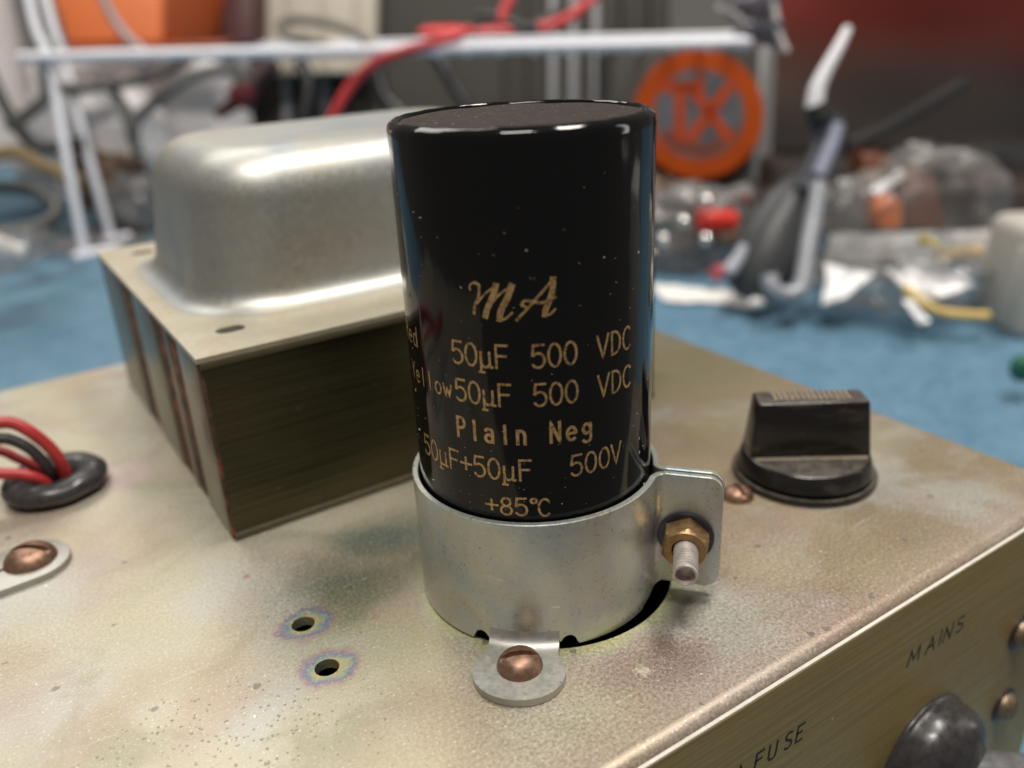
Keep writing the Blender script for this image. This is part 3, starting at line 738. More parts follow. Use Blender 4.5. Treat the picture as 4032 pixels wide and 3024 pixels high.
g = G(); rows = []
for i in range(4):
    rows.append([kpt(-10.2 + 20.4 * j / 30, -3.75 - (.12 + i / 3 * (1.0 + .5 * noise.noise((j * .35, 2, 1)))), 5.31 + .05 * (3 - i) / 3) for j in range(31)])
mk('dust_line', g.grid(rows), M['dusty'], kn, recalc=False)
# ------------------------------------------------------------------ grommet and wires
gr = G(); GC = Vector((-61.6, 81.6, 0))
rows = []
for k in range(72):
    a = 2 * pi * k / 72; row = []
    for q in range(20):
        t = 2 * pi * q / 20; r = 6.75 + 3.05 * cos(t); zz = 2.2 + 2.3 * sin(t) * (1 if sin(t) > 0 else .95); row.append((GC.x + r * cos(a), GC.y + r * sin(a), zz))
    rows.append(row)
rows.append(rows[0]); gr.grid(rows, True); gr.v = [(x + .22 * noise.noise((x * .22, y * .22, 1)), y + .22 * noise.noise((x * .22, y * .22, 7)), z + .3 * noise.noise((x * .2, y * .2, 3))) for x, y, z in gr.v]
tag(mk('grommet', gr, M['rubber'], smooth=60), 'thick dark rubber grommet with red and black wires through it', 'grommet')
def wire(pix, r, mat, label, name='wire', cat='wire', group='wires through the grommet', n=12):
    P = [at(*p) for p in pix]; q = P[0]; P = [Vector((q.x - 70, q.y - 22, 1.4 + r)), Vector((q.x - 48, q.y - 14, 2.5 + r)), Vector((q.x - 22, q.y - 5, q.z * .7 + 1))] + P; o = mk(name, G().tube(spline(P, 8), r, n), mat, smooth=60)
    return tag(o, label, cat, group)
wire([(-140, 1690, 161), (0, 1665, 164), (55, 1668, 165), (113, 1697, 166), (169, 1738, 167.5), (215, 1784, 169), (247, 1837, 170.5), (264, 1885, 172), (268, 1935, 174)], 1.22, M['red'], 'uppermost thick red wire arching into the grommet')
wire([(-140, 1730, 162), (0, 1727, 164.5), (52, 1735, 165.5), (113, 1765, 166.5), (164, 1811, 168), (197, 1858, 169.5), (215, 1905, 171.5), (222, 1945, 173)], 1.12, M['blackwire'], 'black wire arching between red wires into the grommet')
wire([(-140, 1755, 166), (0, 1775, 168.5), (61, 1801, 169.5), (118, 1827, 170.5), (165, 1858, 171.5), (188, 1895, 173), (200, 1935, 175)], .98, M['red'], 'thinner red wire below the black one entering the grommet')
wire([(-140, 1860, 162), (0, 1865, 164), (77, 1868, 165.5), (143, 1884, 167), (184, 1908, 169), (205, 1945, 172)], 1.15, M['red'], 'lowest red wire lying over the rim of the grommet')

# ------------------------------------------------------------------ P-clip with its screw
pc = thing('cable_clip', 'dull grey metal strap end under a bronzed screw at left', 'cable clip', (-70, 56.5, 0))
C0 = at_z(122, 2205, 1); C1 = at_z(-330, 2370, 1); cd = (C1 - C0).normalized(); C1 = C0 + cd * 48; cn = Vector((-cd.y, cd.x, 0))
def clip_outline():
    o = []
    for k in range(21):
        a = radians(-90 + 180 * k / 20); o.append(C0 - cd * (6.2 * cos(a)) + cn * (6.6 * sin(a)))
    o.append(C1 + cn * 6.0); o.append(C1 - cn * 6.0); return o
ol = clip_outline()
g = G().grid([[(p.x, p.y, .04) for p in ol], [(p.x, p.y, 1.1) for p in ol]], True, True, True)
mk('strap', g, M['zincdull'], pc, smooth=30, bevel=.2)
g = G().box((C0 + cd * 16) + Vector((0, 0, .14)), (26, .7, .12), Matrix.Rotation(atan2(cd.y, cd.x), 3, 'Z')); mk('seam', g, M['rust'], pc, smooth=0)
screw((C0.x, C0.y, 1.1), (0, 0, 1), 4.3, 2.7, HOR, 'screw', pc)

def smoothprof(p): return [(max(q.x, .01), q.y) for q in spline([(a, b, 0) for a, b in p], 5)]
# ------------------------------------------------------------------ switch boot on the panel
sw = thing('toggle_switch', 'black rubber booted toggle switch with stubby lever on the brass panel', 'switch', (52.5, PF, -49))
g = G().lathe(smoothprof([(11.6, -.1), (11.6, .5), (11.2, 1.2), (11.0, 3.2), (10.5, 4.8), (9.4, 6.2), (7.6, 7.2), (5.2, 7.9), (2.6, 8.25), (.02, 8.35)]), 64, (52.5, PF, -38.2), (0, -1, 0))
g.v = [(x + .2 * noise.noise((x * .14, y * .14, z * .14)), y + .16 * noise.noise((x * .15, z * .15, 4)), z + .2 * noise.noise((x * .14, z * .14, 8))) for x, y, z in g.v]
mk('rubber_boot', g, M['rubber'], sw, smooth=60)
ld = Vector((.78, -.55, -.12)).normalized()
g = G().lathe([(4.6, 0), (4.5, 1.6), (3.9, 2.2), (3.8, 10), (3.6, 14), (2.9, 15.6), (.02, 16)], 32, Vector((54.6, PF - 4.6, -39.8)), ld); mk('lever', g, M['lever'], sw, smooth=60)

# ================================================================== the blurred bench behind
def tube_thing(name, pix, r, mat, label, cat, group=None, n=10):
    return tag(mk(name, G().tube(spline([at(*p) for p in pix], 8), r, n), mat, smooth=60), label, cat, group)
def bar(g, a, b, r, n=12): g.tube([a, Vector(a).lerp(Vector(b), .5), b], r, n)

# ---- wire rack
F0 = at_z(335, 1010, -63.9)
L0 = at(80, 226, 600); R0 = at(2962, 166, 520)
rk = thing('wire_rack', 'white coated wire shelf rack standing on the blue mat', 'rack', (F0.x, F0.y, -64))
along = (R0 - L0).normalized(); deep = Vector((-along.y, along.x, 0)).normalized()
if deep.y < 0: deep = -deep
g = G(); bar(g, L0, R0, 3.7); mk('front_bar', g, M['white'], rk)
LT = at(235, 226, 603)
g = G(); g.tube(spline([at(90, -120, 600), at(140, 110, 602), at(190, 232, 604), at(262, 620, 610), Vector((F0.x, F0.y, F0.z))], 4), 3.2, 12); mk('leg', g, M['white'], rk)
F1 = at_z(440, 945, -63.9)
g = G(); g.tube(spline([at(150, -120, 650), at(210, 110, 652), at(250, 232, 655), at(345, 600, 660), F1], 4), 3.2, 12); mk('leg', g, M['white'], rk)
g = G(); g.tube([F0 + Vector((-9, -6, 1)), F0 + Vector((0, 0, 1.5)), F0 + Vector((14, 2, 1)), F0 + Vector((26, -4, .5))], 3.6, 12); mk('foot', g, M['white'], rk)
g = G(); bar(g, F1 + Vector((-6, -3, 1)), F1 + Vector((14, 2, 1)), 3.0); mk('foot', g, M['white'], rk)
for k in range(17):
    t = .30 + .69 * k / 16; p = L0.lerp(R0, t) + Vector((0, 0, -2.6))
    g = G(); g.tube([p - deep * 2.5 + Vector((0, 0, -1.6)), p, p + deep * 60, p + deep * 170], 1.5, 8); mk('cross_wire', g, M['white'], rk)
g = G(); bar(g, L0 + deep * 170, R0 + deep * 170, 2.4); mk('back_bar', g, M['white'], rk)

# ---- prism helper: front outline in photo pixels at a depth, pushed back
def prism(name, pix, d, depth, mat, label, cat, parent=None, bevel=2, back_scale=1.0, dirv=None, dd=None):
    P = [at(u, v, d if dd is None else dd[i]) for i, (u, v) in enumerate(pix)]
    dv = (Vector(dirv) if dirv else Vector((FWD[0], FWD[1], 0))).normalized() * depth
    c = sum(P, Vector()) / len(P)
    B = [c + (p - c) * back_scale + dv for p in P]
    g = G().grid([P, B], True, True, True)
    o = mk(name, g, mat, parent, bevel=bevel, seg=3, smooth=40)
    if parent is None: tag(o, label, cat)
    return o

ic = thing('reflected_box', 'pale grey box added out of view right of the brass panel for its reflection', 'case', (160, -54, -64))  # unseen box added for the pale stripe it reflects in the can
mk('shell', G().box((160, -54, -13), (60, 30, 101.5)), plain('pale grey paint', (.68, .68, .65), .6, var=.05), ic, bevel=2)
for x in (138, 182): mk('foot', G().lathe([(.01, 0), (4, 0), (4, 1.8), (.01, 1.8)], 20, (x, -60, -63.7)), M['black'], ic)
# ---- grey equipment behind the rack, with pale ribs
eq = thing('equipment_case', 'dark grey ribbed equipment case standing behind the white rack', 'case', at_z(1750, 840, -64))
prism('housing', [(985, 760), (2640, 700), (2640, -260), (985, -200)], 800, 200, M['casegrey'], '', '', eq, 5)
for u in (1110, 1260, 1400, 1990, 2080, 2160, 2240, 2330, 2450, 2560):
    prism('rib', [(u, 700), (u + 34, 700), (u + 34, -200), (u, -200)], 790, 12, M['grey'] if u < 1300 or 2100 < u < 2350 else M['casegrey'], '', '', eq, 2)
bb = thing('storage_box', 'beige ridged plastic box behind the rack, beside the orange tub', 'box', at(1245, 260, 770))
prism('body', [(1015, 300), (1480, 290), (1490, -250), (1005, -250)], 760, 25, M['beige'], '', '', bb, 5)
for u in (1130, 1262, 1395): prism('ridge', [(u, 290), (u + 26, 290), (u + 26, -240), (u, -240)], 755, 8, M['beige'], '', '', bb, 2)

# ---- orange tub standing on the rack
ot = thing('plastic_tub', 'bright orange plastic tub standing on the white rack', 'tub', at(560, 190, 690))
dd = [680, 665, 665, 680]
prism('front', [(255, 182), (635, 175), (640, -220), (130, -220)], 680, 30, M['orange'], '', '', ot, 6)
prism('side', [(630, 180), (870, 172), (935, -220), (650, -220)], 690, 40, M['orangeshade'], '', '', ot, 5, dirv=(.1, 1, 0), dd=[682, 740, 740, 682])  # same plastic as the front; its shade is put into the colour
prism('rim', [(246, 200), (880, 180), (878, 160), (252, 182)], 676, 30, M['orangeshade'], '', '', ot, 3)  # shadow along the bottom edge painted as a darker strip
prism('storage_tin', [(870, 185), (1003, 180), (1003, -200), (950, -200), (860, 60)], 720, 60, plain('maroon tin', (.075, .02, .02), .5), 'dark maroon tin between the orange tub and the beige box', 'tin', bevel=4)
tube_thing('lead', [(380, -60, 640), (440, 60, 640), (505, 150, 630), (555, 195, 610), (575, 260, 600)], 3.6, plain('grey lead', (.33, .27, .28), .5), 'grey lead hanging down across the orange tub', 'lead')
tube_thing('lead', [(1500, 210, 700), (1400, 130, 700), (1290, 90, 700), (1160, 75, 702), (1105, 100, 704), (1130, 140, 704), (1220, 160, 704), (1330, 200, 700)], 4.2, plain('pale grey lead', (.22, .2, .17), .5), 'grey lead looped in front of the beige box', 'lead')

# ---- white pots and bags under the rack
def blob(name, u, v, d, rx, ry, rz, mat, label, cat, amp=.12, seed=0, freq=2.2, group=None, zmin=None, yaw=0):
    c = at(u, v, d); g = G(); rows = []
    R3 = Matrix(((RIGHT[0], FWD[0], 0), (RIGHT[1], FWD[1], 0), (0, 0, 1)))
    for i in range(25):
        th = pi * i / 24; row = []
        for j in range(40):
            ph = 2 * pi * j / 40; q = Vector((sin(th) * cos(ph), sin(th) * sin(ph), cos(th)))
            s = Vector([math.copysign(abs(t) ** .8, t) for t in q]); k = 1 + amp * noise.noise(q * freq + Vector((seed, 0, 0))) + amp * .6 * abs(noise.noise(q * freq * 2.7 + Vector((0, seed, 0))))
            p = c + R3 @ Vector((s.x * rx * k, s.y * ry * k, s.z * rz * k))
            if zmin is not None: p.z = max(p.z, zmin)
            row.append(p)
        rows.append(row)
    g.grid(rows, True); return tag(mk(name, g, mat, smooth=70), label, cat, group)
def pot(u0, u1, vt, vb, d, mat, label):
    c = at((u0 + u1) / 2, vb, d); r = (u1 - u0) / 2 / FPX * d; h = (vb - vt) / FPX * d * 1.02
    t = thing('plastic_pot', label, 'pot', c, 'white pots under the rack')
    g = G().lathe([(.1, 0), (r * .86, 0), (r * .9, 2), (r * .97, h * .8), (r * .9, h * .86)], 40, c); mk('body', g, mat, t)
    g = G().lathe([(r * 1.0, h * .84), (r * 1.03, h * .86), (r * 1.03, h), (r * .98, h * 1.01), (.1, h * 1.01)], 40, c); mk('lid', g, mat, t); return t
pot(-260, 190, -160, 640, 760, M['bagwhite'], 'big white plastic pot at the left edge behind black cables')
blob('plastic_bag', 300, 500, 720, 34, 26, 42, M['bagwhite'], 'white plastic bag left of the rack legs', 'bag', .2, 3, group='white bags under the rack')
blob('plastic_bag', 500, 560, 700, 34, 26, 46, M['bagwhite'], 'white bulging bag right of the rack legs', 'bag', .2, 8, group='white bags under the rack')
blob('plastic_bag', 790, 470, 760, 42, 30, 52, M['bagwhite'], 'rounded white bag beside the maroon plug', 'bag', .14, 12, group='white bags under the rack')
blob('plastic_bag', 560, 300, 790, 92, 20, 26, M['bagwhite'], 'long white folded bag just under the rack bar', 'bag', .12, 15, group='white bags under the rack')
g = G(); rows = []
for i in range(13):
    rows.append([at(-80 + 1040 * j / 16 + 14 * i, 215 + 560 * i / 12, 815 + 22 * noise.noise((i * .35, j * .4, 6))) for j in range(17)])
B_ = [[p + Vector((FWD[0], FWD[1], 0)) * 3 for p in r] for r in rows]
g.grid(rows); g.grid(B_); tag(mk('paper_sheet', g, M['bagwhite'], smooth=60, recalc=False), 'large crumpled white sheet standing behind the bags under the rack', 'sheet')
CB = plain('soft black cable', (.04, .042, .038), .45)
GC_ = plain('grey cable', (.10, .10, .095), .5)
tube_thing('cable', [(-60, 250, 640), (20, 420, 640), (60, 480, 640), (120, 560, 645), (200, 580, 650), (330, 560, 655)], 5.0, CB, 'thick black cable curling at the left edge', 'cable')
tube_thing('cable', [(30, 500, 655), (120, 440, 655), (180, 380, 655), (170, 290, 660), (160, 220, 665)], 4.6, GC_, 'grey cable rising to the rack bar at left', 'cable')
tube_thing('cable', [(170, 260, 650), (210, 340, 650), (330, 345, 650), (470, 330, 650), (590, 300, 650), (680, 255, 650), (720, 200, 650)], 4.2, GC_, 'grey cable sagging under the rack bar', 'cable')
tube_thing('cable', [(520, 560, 650), (535, 480, 650), (600, 410, 650), (690, 340, 650), (790, 290, 655), (900, 280, 660), (960, 330, 665)], 4.4, GC_, 'grey cable arching over the white bags', 'cable')
tube_thing('cable', [(420, 330, 660), (480, 400, 655), (510, 500, 655), (540, 600, 650)], 3.8, GC_, 'grey cable hanging beside the rack legs', 'cable')
tube_thing('cable', [(-120, 740, 600), (0, 735, 585), (120, 745, 575), (200, 790, 565), (225, 840, 555), (180, 880, 545), (80, 905, 535), (-60, 925, 520)], 4.6, CB, 'black cable loop lying on the blue mat at left', 'cable')
tube_thing('cable', [(-80, 620, 640), (60, 600, 640), (140, 640, 640), (260, 690, 640), (330, 720, 640)], 5.4, plain('ochre sleeving', (.27, .19, .085), .55), 'ochre yellow sleeve behind the rack legs', 'sleeve')
blob('component_bag', 500, 790, 690, 26, 20, 24, M['hazy'], 'grey crumpled bag of parts behind the transformer', 'bag', .3, 21, 3)
blob('component_bag', 420, 700, 690, 30, 24, 22, M['brown'], 'brown parts bag between rack legs and transformer', 'bag', .3, 27, 3)
blob('plastic_bag', 20, 985, 470, 18, 30, 9, M['clear'], 'clear crumpled bag on the mat at the left edge', 'bag', .35, 31, 3, zmin=-63.8)
prism('film_strip', [(-40, 925), (95, 985), (90, 1020), (-40, 965)], 470, 6, M['paper'], 'shiny white strip lying on the clear bag at left', 'strip', bevel=1)
g = G(); rr_ = random.Random(4); rows = []
for i in range(13):
    row = []
    for j in range(19):
        q = at_z(120 + 480 * j / 18, 900 + 105 * i / 12, -63.5); q.z += 3.2 * abs(noise.noise((i * .5, j * .45, 3))) + .3; row.append(q)
    rows.append(row)
g.grid(rows); tag(mk('plastic_film', g, M['hazy'], smooth=70, recalc=False), 'flat hazy plastic film under the rack feet', 'film')

# ---- test leads over the rack
tube_thing('test_lead', [(1290, 500, 560), (1330, 420, 555), (1395, 320, 550), (1480, 245, 540), (1580, 205, 530), (1700, 172, 520), (1800, 140, 520), (1850, 118, 525)], 3.3, M['leadred'], 'red test lead arching down in front of the rack bar', 'test lead', 'red test leads')
tube_thing('test_lead', [(2120, 112, 560), (2190, 92, 560), (2260, 55, 560), (2330, -5, 560), (2390, -80, 560)], 3.6, M['leadred'], 'red test lead rising to the top edge above the capacitor', 'test lead', 'red test leads')
tube_thing('test_lead', [(1975, 85, 575), (1985, 40, 575), (2010, -10, 575), (2030, -80, 575)], 3.4, M['leadred'], 'short red lead going up from the red clip', 'test lead', 'red test leads')
rc_ = thing('crocodile_clip', 'bright red clip lying on the white rack bar', 'clip', at(1740, 150, 540))
prism('clip_body', [(1640, 145), (1830, 132), (1825, 98), (1700, 100), (1650, 110)], 540, 14, plain('bright red plastic', (.72, .02, .02), .35), '', '', rc_, 3)
prism('clip_tail', [(1835, 138), (2035, 130), (2010, 104), (1925, 100), (1850, 118)], 545, 12, M['leadred'], '', '', rc_, 3)
tube_thing('lead', [(1700, 190, 620), (1745, 260, 620), (1790, 340, 620), (1850, 440, 620), (1900, 520, 620)], 5.0, M['black'], 'black lead slanting down behind the capacitor top', 'lead', 'black leads under the rack')
tube_thing('lead', [(1480, 260, 640), (1500, 340, 640), (1530, 400, 640), (1600, 470, 640)], 5.4, M['black'], 'thick black lead beside the red test lead', 'lead', 'black leads under the rack')
tube_thing('lead', [(1180, 240, 660), (1210, 300, 660), (1215, 380, 660), (1190, 470, 660)], 5.4, M['black'], 'black lead hanging above the bell cover', 'lead', 'black leads under the rack')
tube_thing('lead', [(2230, -60, 620), (2200, 40, 620), (2140, 90, 620), (2070, 110, 620), (1950, 70, 620), (1880, 60, 620)], 4.2, M['black'], 'black lead curving behind the red clip', 'lead')
mp = thing('banana_plug', 'dark maroon banana plug hanging above the bell cover', 'plug', at(900, 420, 690))
g = G(); g.tube([at(1085, 240, 690), at(1030, 290, 690), at(975, 350, 690)], lambda t: 7 + t * 1.5, 14); mk('sleeve', g, plain('black maroon', (.04, .018, .02), .5), mp)
g = G(); g.tube([at(985, 340, 689), at(950, 380, 689), at(930, 405, 689)], 10.5, 16); mk('grip', g, plain('maroon plastic', (.16, .02, .025), .45), mp)
g = G(); g.tube([at(930, 400, 689), at(890, 430, 689), at(850, 455, 689)], lambda t: 6 - 2 * t, 12); mk('pin', g, plain('maroon tip', (.13, .03, .03), .45), mp)

# ---- clear parts box with the round orange emblem
pb = thing('parts_box', 'smoky clear parts box with a round orange emblem', 'box', at(2750, 800, 650))
BD = 640
prism('box_body', [(2390, 770), (3020, 800), (3050, 175), (2390, 185)], BD, 80, M['casegrey'], '', '', pb, 5)
prism('corner_post', [(2950, 800), (3030, 800), (3062, 180), (2990, 180)], BD - 6, 20, plain('pale clear edge', (.15, .15, .15), .3), '', '', pb, 3)
pc0 = at(2752, 448, BD - 9); ux = Vector(RIGHT).normalized(); uz = -Vector(DOWN).normalized(); uf = -Vector(FWD)
def disc(o, prof, mat, name, n=64):
    g = G(); rows = []
    for r, z in prof: rows.append([o + uf * z + (ux * cos(2 * pi * k / n) + uz * sin(2 * pi * k / n)) * r for k in range(n)])
    return mk(name, g.grid(rows, True), mat, pb, smooth=40)
s = BD / FPX
disc(pc0, [(.1, .2), (195 * s, .2), (196 * s, 0)], plain('dark emblem ground', (.075, .075, .088), .4, spec=.3, var=.3, scale=.06), 'emblem_ground')
disc(pc0, [(176 * s, .25), (176 * s, .55), (251 * s, .55), (251 * s, 0)], M['logo'], 'emblem_ring')
for ch_, x, y, hh, ww in (('T', -150, -90, 195, 215), ('X', -30, -92, 195, 240)):
    g = G()
    for st in GL[ch_]:
        ribbon(g, [((x + px * ww) * s, (y + py * hh) * s) for px, py in st], 40 * s, lambda a, b: pc0 + ux * a + uz * b + uf * .6)
    mk('emblem_letter', g, M['redprint'], pb, smooth=0)
for st in [arc(0, 0, 150 * s, 140 * s, 215, 325, 16), [(0, 110 * s), (10 * s, 180 * s)]]:
    g = G(); ribbon(g, st, 40 * s, lambda a, b: pc0 + ux * a + uz * b + uf * .5)
    mk('emblem_stroke', g, M['dullprint'], pb, smooth=0)

# ---- dusty grey wrap at the end of the rack bar
g = G(); rows = []
cor = [at(2830, 20, 500), at(3060, -40, 490), at(2960, 150, 498), at(3095, 210, 488)]
for i in range(13):
    row = []
    for j in range(13):
        a, b = i / 12, j / 12; p = cor[0].lerp(cor[1], b).lerp(cor[2].lerp(cor[3], b), a)
        p = p - Vector(FWD) * (9 * noise.noise((i * .33, j * .33, 5)) + 4 * sin(i * 1.1)); row.append(p)
    rows.append(row)
g.grid(rows); tag(mk('plastic_wrap', g, plain('grey film', (.30, .27, .285), .6, var=.3, scale=.08), smooth=60, recalc=False), 'crumpled grey plastic wrap at the right end of the rack bar', 'wrap')
tube_thing('wrap_edge', [(2820, 30, 498), (2900, 60, 497), (2955, 130, 497)], 1.6, plain('pale film edge', (.5, .47, .48), .4), 'pale folded edge of the grey wrap, left side', 'film edge')
tube_thing('wrap_edge', [(3040, -20, 487), (3058, 80, 487), (3070, 140, 487), (3098, 205, 487)], 1.8, plain('pale film edge', (.55, .52, .53), .4), 'pale folded edge of the grey wrap, right side', 'film edge')

# ---- bag of components under the emblem
blob('component_bag', 2740, 930, 520, 34, 18, 28, M['hazy'], 'grey glossy bag of parts under the orange emblem', 'bag', .35, 41, 3.4, zmin=-63.8)
blob('component_bag', 2620, 880, 540, 24, 16, 26, M['brown'], 'brown bag of parts close behind the capacitor', 'bag', .35, 47, 3.4, zmin=-63.8)
tube_thing('capsule', [(2745, 870, 495), (2800, 868, 495), (2890, 870, 497)], 6.5, plain('bright red capsule', (.62, .035, .02), .3), 'bright red tubular part in the grey bag', 'component')
tube_thing('capsule', [(2855, 790, 505), (2900, 788, 505), (2950, 792, 506)], 3.6, plain('dark red capsule', (.14, .01, .012), .4), 'dark red tubular part above the bright red one', 'component')
tube_thing('capsule', [(2820, 940, 500), (2870, 930, 500), (2900, 920, 500)], 6, M['brown'], 'brown tubular part below the bright red one', 'component')
tube_thing('capsule', [(2815, 1055, 475), (2830, 1075, 474), (2845, 1085, 473)], 4.5, plain('pinkish red', (.4, .05, .07), .4), 'small pinkish red part beside the black tool', 'component')
SHINY = plain('mirror glint', (.9, .88, .84), .06, 1.0, .03)
for (u, v, d, lab) in ((2783, 790, 484, 'tiny added glint above the bright red tubular part'), (2693, 870, 484, 'tiny added glint left of the bright red tubular part'), (2612, 942, 484, 'tiny added glint closest to the edge of the capacitor'), (2780, 940, 480, 'tiny added glint below the bright red tubular part')):
    c = at(u, v, d); g = G().lathe([(.01, -3.4), (2.0, -2.8), (3.2, -1.2), (3.4, 0), (3.2, 1.2), (2.0, 2.8), (.01, 3.4)], 20, c); tag(mk('glint_bead', g, SHINY, smooth=80), lab, 'bead', 'added glints on the bag of parts')  # mirror beads added to make the bag's specular dots
g = G(); rows = []
for i in range(5):
    rows.append([at_z(2560 + 350 * j / 14 + 12 * i, 1122 + 30 * (j / 14) + 66 * i / 4 * (.9 + .1 * sin(j * .6)), -63.2) + Vector((0, 0, .8 + .8 * noise.noise((i * .6, j * .6, 1)))) for j in range(15)])
g.grid(rows); tag(mk('paper_strip', g, M['paper'], smooth=60, recalc=False), 'white torn paper strip on the mat right of the capacitor', 'paper')
blob('paper_scrap', 2978, 1192, 430, 4, 3, 2.2, M['paper'], 'tiny white scrap on the mat below the black tool', 'scrap', .2, 51, zmin=-63.8)

# ---- black hand tool leaning on its wire stand
ht = thing('hand_tool', 'black handled tool leaning upright, its highlight built as a bent white tip', 'tool', at_z(2960, 1165, -64))
g = G(); g.tube(spline([at(3340, 110, 425), at(3300, 190, 425), at(3245, 290, 426), at(3215, 360, 427), at(3208, 425, 428)], 6), lambda t: 2.2 + 2.6 * t, 14); mk('tip', g, plain('white tip highlight', (.78, .77, .8), .3), ht)  # white tube stands in for a glossy highlight on black plastic
g = G(); g.tube([at(3215, 420, 428), at(3230, 450, 428), at(3235, 480, 428)], 6.6, 16); mk('collar', g, M['black'], ht)
g = G(); g.tube(spline([at(3250, 470, 432), at(3260, 560, 432), at(3210, 680, 432), at(3170, 760, 432)], 5), lambda t: 8.5 - 1.5 * t, 14); mk('shaft', g, plain('dark slate plastic', (.05, .055, .07), .3), ht)
g = G(); g.tube(spline([at(3300, 490, 424), at(3270, 580, 424), at(3225, 690, 424)], 5), 3.4, 12); mk('slide', g, plain('pale blue grey plastic', (.30, .32, .42), .3), ht)
g = G(); rows = []
for (uc, vc, w, tk) in ((3190, 660, 70, 10), (3110, 760, 170, 12), (3070, 860, 235, 14), (3040, 950, 270, 16), (3020, 1040, 280, 16), (2985, 1110, 250, 14), (2975, 1160, 160, 10)):
    c = at(uc, vc, 440); h = w / 2 / FPX * 440; rows.append([c + Vector(RIGHT) * (cos(2 * pi * k / 20) * h) + Vector((FWD[0], FWD[1], 0)) * (sin(2 * pi * k / 20) * tk) for k in range(20)])
g.grid(rows, True, True, True); mk('handle', g, plain('charcoal grip', (.045, .047, .05), .42), ht, smooth=60)
g = G(); g.tube(spline([at(2870, 1065, 424), at(2905, 1020, 424), at(2930, 965, 424)], 5), lambda t: 3.6 - 1.2 * t, 10); mk('highlight_strip', g, plain('pale grey highlight', (.5, .5, .55), .3), ht)  # painted highlight along the handle, not a separate part
g = G(); g.tube(spline([at(3225, 720, 422), at(3205, 850, 420), at(3180, 980, 417), at(3160, 1110, 414), at(3140, 1150, 413), at(3090, 1160, 413), at(3040, 1135, 413), at(3030, 1085, 414)], 6), 4.2, 12); mk('wire_stand', g, M['steelrod'], ht)
tube_thing('rod', [(3330, 575, 520), (3480, 510, 530), (3620, 430, 545), (3790, 330, 560)], 4.4, plain('black rod', (.015, .014, .014), .5), 'thin black rod slanting right behind the tool', 'rod')

# ---- red cover and dark things at upper right
rd = thing('red_cover', 'large dark red sloping cover at the upper right', 'cover', at(3700, 600, 760))
g = G(); rows = []
for i in range(15):
    a = i / 14; row = []
    for j in range(21):
        b = j / 20; u = 2960 + 1500 * b; v = -350 + 940 * a - 40 * b
        row.append(at(u, v, 690 + 90 * a * a + 10 * noise.noise((a * 3, b * 3, 2)) - 60 * b * (1 - a)))
    rows.append(row)
g.grid(rows); mk('cloth', g, M['maroon'], rd, smooth=70, recalc=False)
prism('stiffener', [(2960, 600), (4300, 560), (4300, 470), (2960, 520)], 790, 30, M['brown'], '', '', rd, 4)
prism('wall_board', [(2990, 900), (4500, 860), (4500, 380), (2990, 420)], 830, 20, M['brown'], 'brown board standing behind the clear bags', 'board', bevel=3)
prism('battery_pack', [(3640, 700), (4200, 700), (4200, 575), (3900, 565), (3650, 600)], 560, 60, M['black'], 'flat black pack lying behind the clear bag', 'pack', bevel=5)
prism('battery_pack', [(3830, 880), (4200, 870), (4200, 720), (3860, 730)], 520, 50, plain('dark brown plastic', (.03, .018, .014), .5), 'dark brown pack behind the cream box', 'pack', bevel=5)

prism('crate', [(2540, 1000), (4400, 960), (4400, 640), (3050, 640), (3040, 760), (2540, 780)], 585, 40, plain('dark brown crate', (.028, .022, .018), .6, spec=.2), 'low dark crate standing behind the bags and the tool', 'crate', bevel=4)
# ---- clear bags at right
prism('component', [(3452, 905), (3560, 908), (3560, 800), (3520, 775), (3450, 800)], 470, 22, plain('orange block', (.70, .19, .06), .5), 'orange block inside the clear bag at right', 'component', bevel=3)
prism('component', [(3562, 910), (3730, 915), (3690, 690), (3600, 670), (3562, 720)], 490, 22, plain('brown block', (.13, .05, .032), .5), 'brown block beside the orange one in the bag', 'component', bevel=3)
prism('component', [(3400, 730), (3500, 700), (3510, 610), (3390, 600)], 520, 22, plain('rust brown block', (.14, .035, .012), .5), 'rust coloured block above the white fold', 'component', bevel=3)
blob('plastic_bag', 3640, 880, 475, 42, 22, 36, M['bagclear'], 'clear plastic bag holding orange and brown blocks', 'bag', .3, 61, 3.2, zmin=-63.8)
blob('plastic_bag', 3560, 1090, 430, 42, 26, 14, M['clear'], 'clear crumpled bag lying in front on the mat', 'bag', .35, 67, 3.6, zmin=-63.8)
blob('plastic_bag', 3360, 930, 500, 22, 16, 30, M['hazy'], 'hazy folded bag right of the black tool', 'bag', .35, 71, 3.2, zmin=-63.8)
HZ = mat_clear('pale hazy film', (.56, .53, .50), .38, .35)
WH = plain('white film glint', (.9, .9, .92), .2, var=.03)  # solid white stands in for glints on the clear film
def fold(pix, label, amp=2.0, name='glint_fold', mat=None):
    a, b, c, d = [at(*p) for p in pix]; g = G(); rows = []
    for i in range(9):
        rows.append([a.lerp(b, j / 8).lerp(d.lerp(c, j / 8), i / 8) - Vector(FWD) * amp * noise.noise((i * .4, j * .4, pix[0][0] * .01)) for j in range(9)])
    B = [[p + Vector(FWD) * .5 for p in r] for r in rows]
    g.grid(rows); g.grid([list(reversed(r)) for r in B]); g.grid([rows[0], B[0]]); g.grid([rows[-1], B[-1]]); g.grid([[r[0] for r in rows], [r[0] for r in B]]); g.grid([[r[-1] for r in rows], [r[-1] for r in B]])
    tag(mk(name, g, mat or WH, smooth=60), label, 'film fold', 'white glints on the clear bags')
fold([(3425, 745, 455), (3550, 668, 455), (3572, 690, 455), (3455, 770, 455)], 'slanting white glint fold over the orange block')
fold([(3250, 1035, 420), (3450, 1075, 410), (3330, 1170, 405), (3240, 1200, 410)], 'broad white triangular glint fold on the mat', 4)
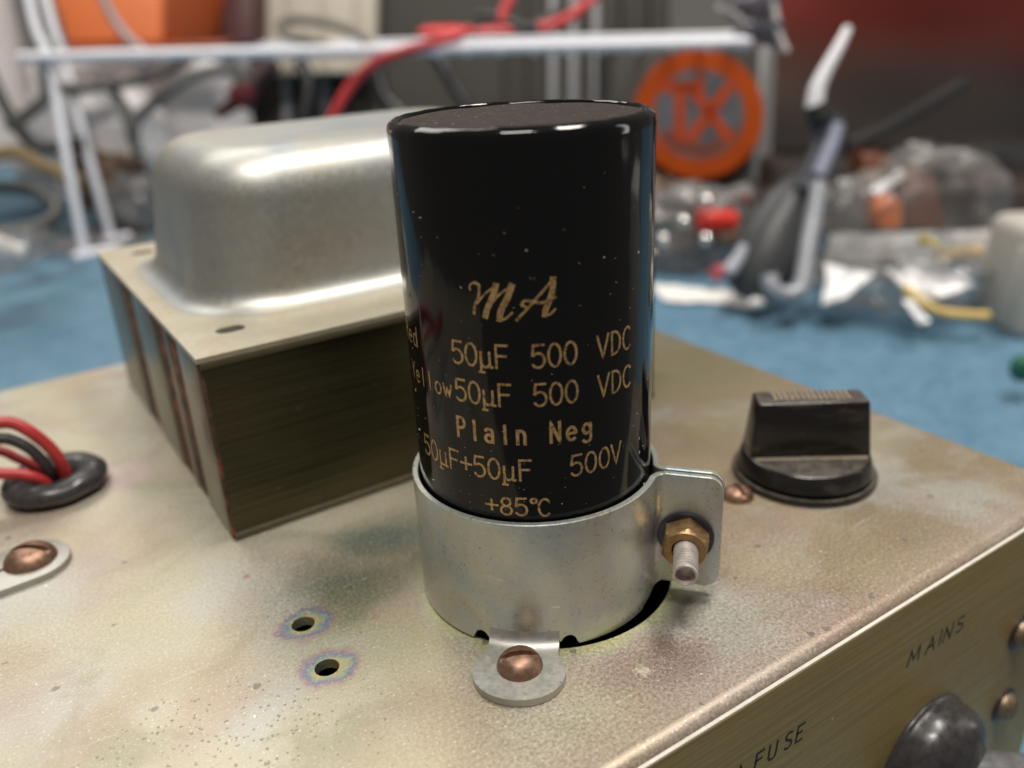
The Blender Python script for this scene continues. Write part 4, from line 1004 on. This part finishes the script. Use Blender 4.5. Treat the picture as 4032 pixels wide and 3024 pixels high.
fold([(3480, 1060, 402), (3620, 1025, 400), (3850, 1120, 395), (3640, 1190, 393)], 'pale crumpled fold in the middle of the front bag', 6, mat=mat_clear('white hazy film', (.85, .83, .84), .75, .25))
fold([(3550, 1180, 385), (3590, 1180, 385), (3665, 1265, 380), (3620, 1275, 380)], 'small slanting white glint fold nearest the chassis')
YW = [(3560, 1130, 398), (3640, 1200, 392), (3740, 1235, 390), (3890, 1245, 390)]
tube_thing('wire', YW, 2.3, plain('straw yellow wire', (.70, .50, .17), .45), 'straw yellow wire curving through the front clear bag', 'wire', 'yellow wires in the clear bags')
tube_thing('wire', [(3700, 1025, 425), (3770, 1000, 427), (3850, 995, 430)], 3.6, plain('straw yellow wire', (.55, .38, .14), .45), 'short yellow wire at the back of the front bag', 'wire', 'yellow wires in the clear bags')
tube_thing('wire', [(3620, 940, 440), (3660, 960, 440), (3720, 1000, 436)], 3.2, plain('olive yellow wire', (.40, .32, .07), .45), 'olive yellow wire under the brown block', 'wire', 'yellow wires in the clear bags')

g = G(); rows = []
qa = [at(3270, 920, 455), at(3900, 905, 440), at(3940, 1040, 425), at(3240, 1030, 440)]
for i in range(9):
    rows.append([qa[0].lerp(qa[1], j / 14).lerp(qa[3].lerp(qa[2], j / 14), i / 8) - Vector(FWD) * 5 * noise.noise((i * .4, j * .4, 31)) for j in range(15)])
tag(mk('plastic_film', g.grid(rows), HZ, smooth=70, recalc=False), 'pale hazy film drawn across the clear bags at right', 'film')
# ---- cream box at the right edge, green scrap
cb = thing('cream_box', 'rounded cream plastic box at the right edge', 'box', at_z(4010, 1330, -64))
blob_c = at(4110, 1080, 400)
g = G(); rows = []
for i in range(13):
    th = pi * i / 12; row = []
    for k in range(32):
        ph = 2 * pi * k / 32; f = lambda t, e: math.copysign(abs(t) ** e, t)
        q = Vector((f(sin(th), .25) * f(cos(ph), .25) * 20, f(sin(th), .25) * f(sin(ph), .25) * 22, f(cos(th), .25) * 27))
        row.append(blob_c + Vector((RIGHT[0], RIGHT[1], 0)) * q.x + Vector((FWD[0], FWD[1], 0)) * q.y + Vector((0, 0, max(q.z, -63.6 - blob_c.z))))
    rows.append(row)
g.grid(rows, True); mk('body', g, M['cream'], cb, smooth=50)
c = at(4005, 1085, 378); g = G().box(c, (3, 3, 26)); mk('latch', g, M['cream'], cb, bevel=1)
blob('component', 4030, 1450, 330, 4.5, 4.5, 5, plain('green plastic', (.01, .11, .07), .4), 'small green part at the right edge of the mat', 'component', .1, 81)
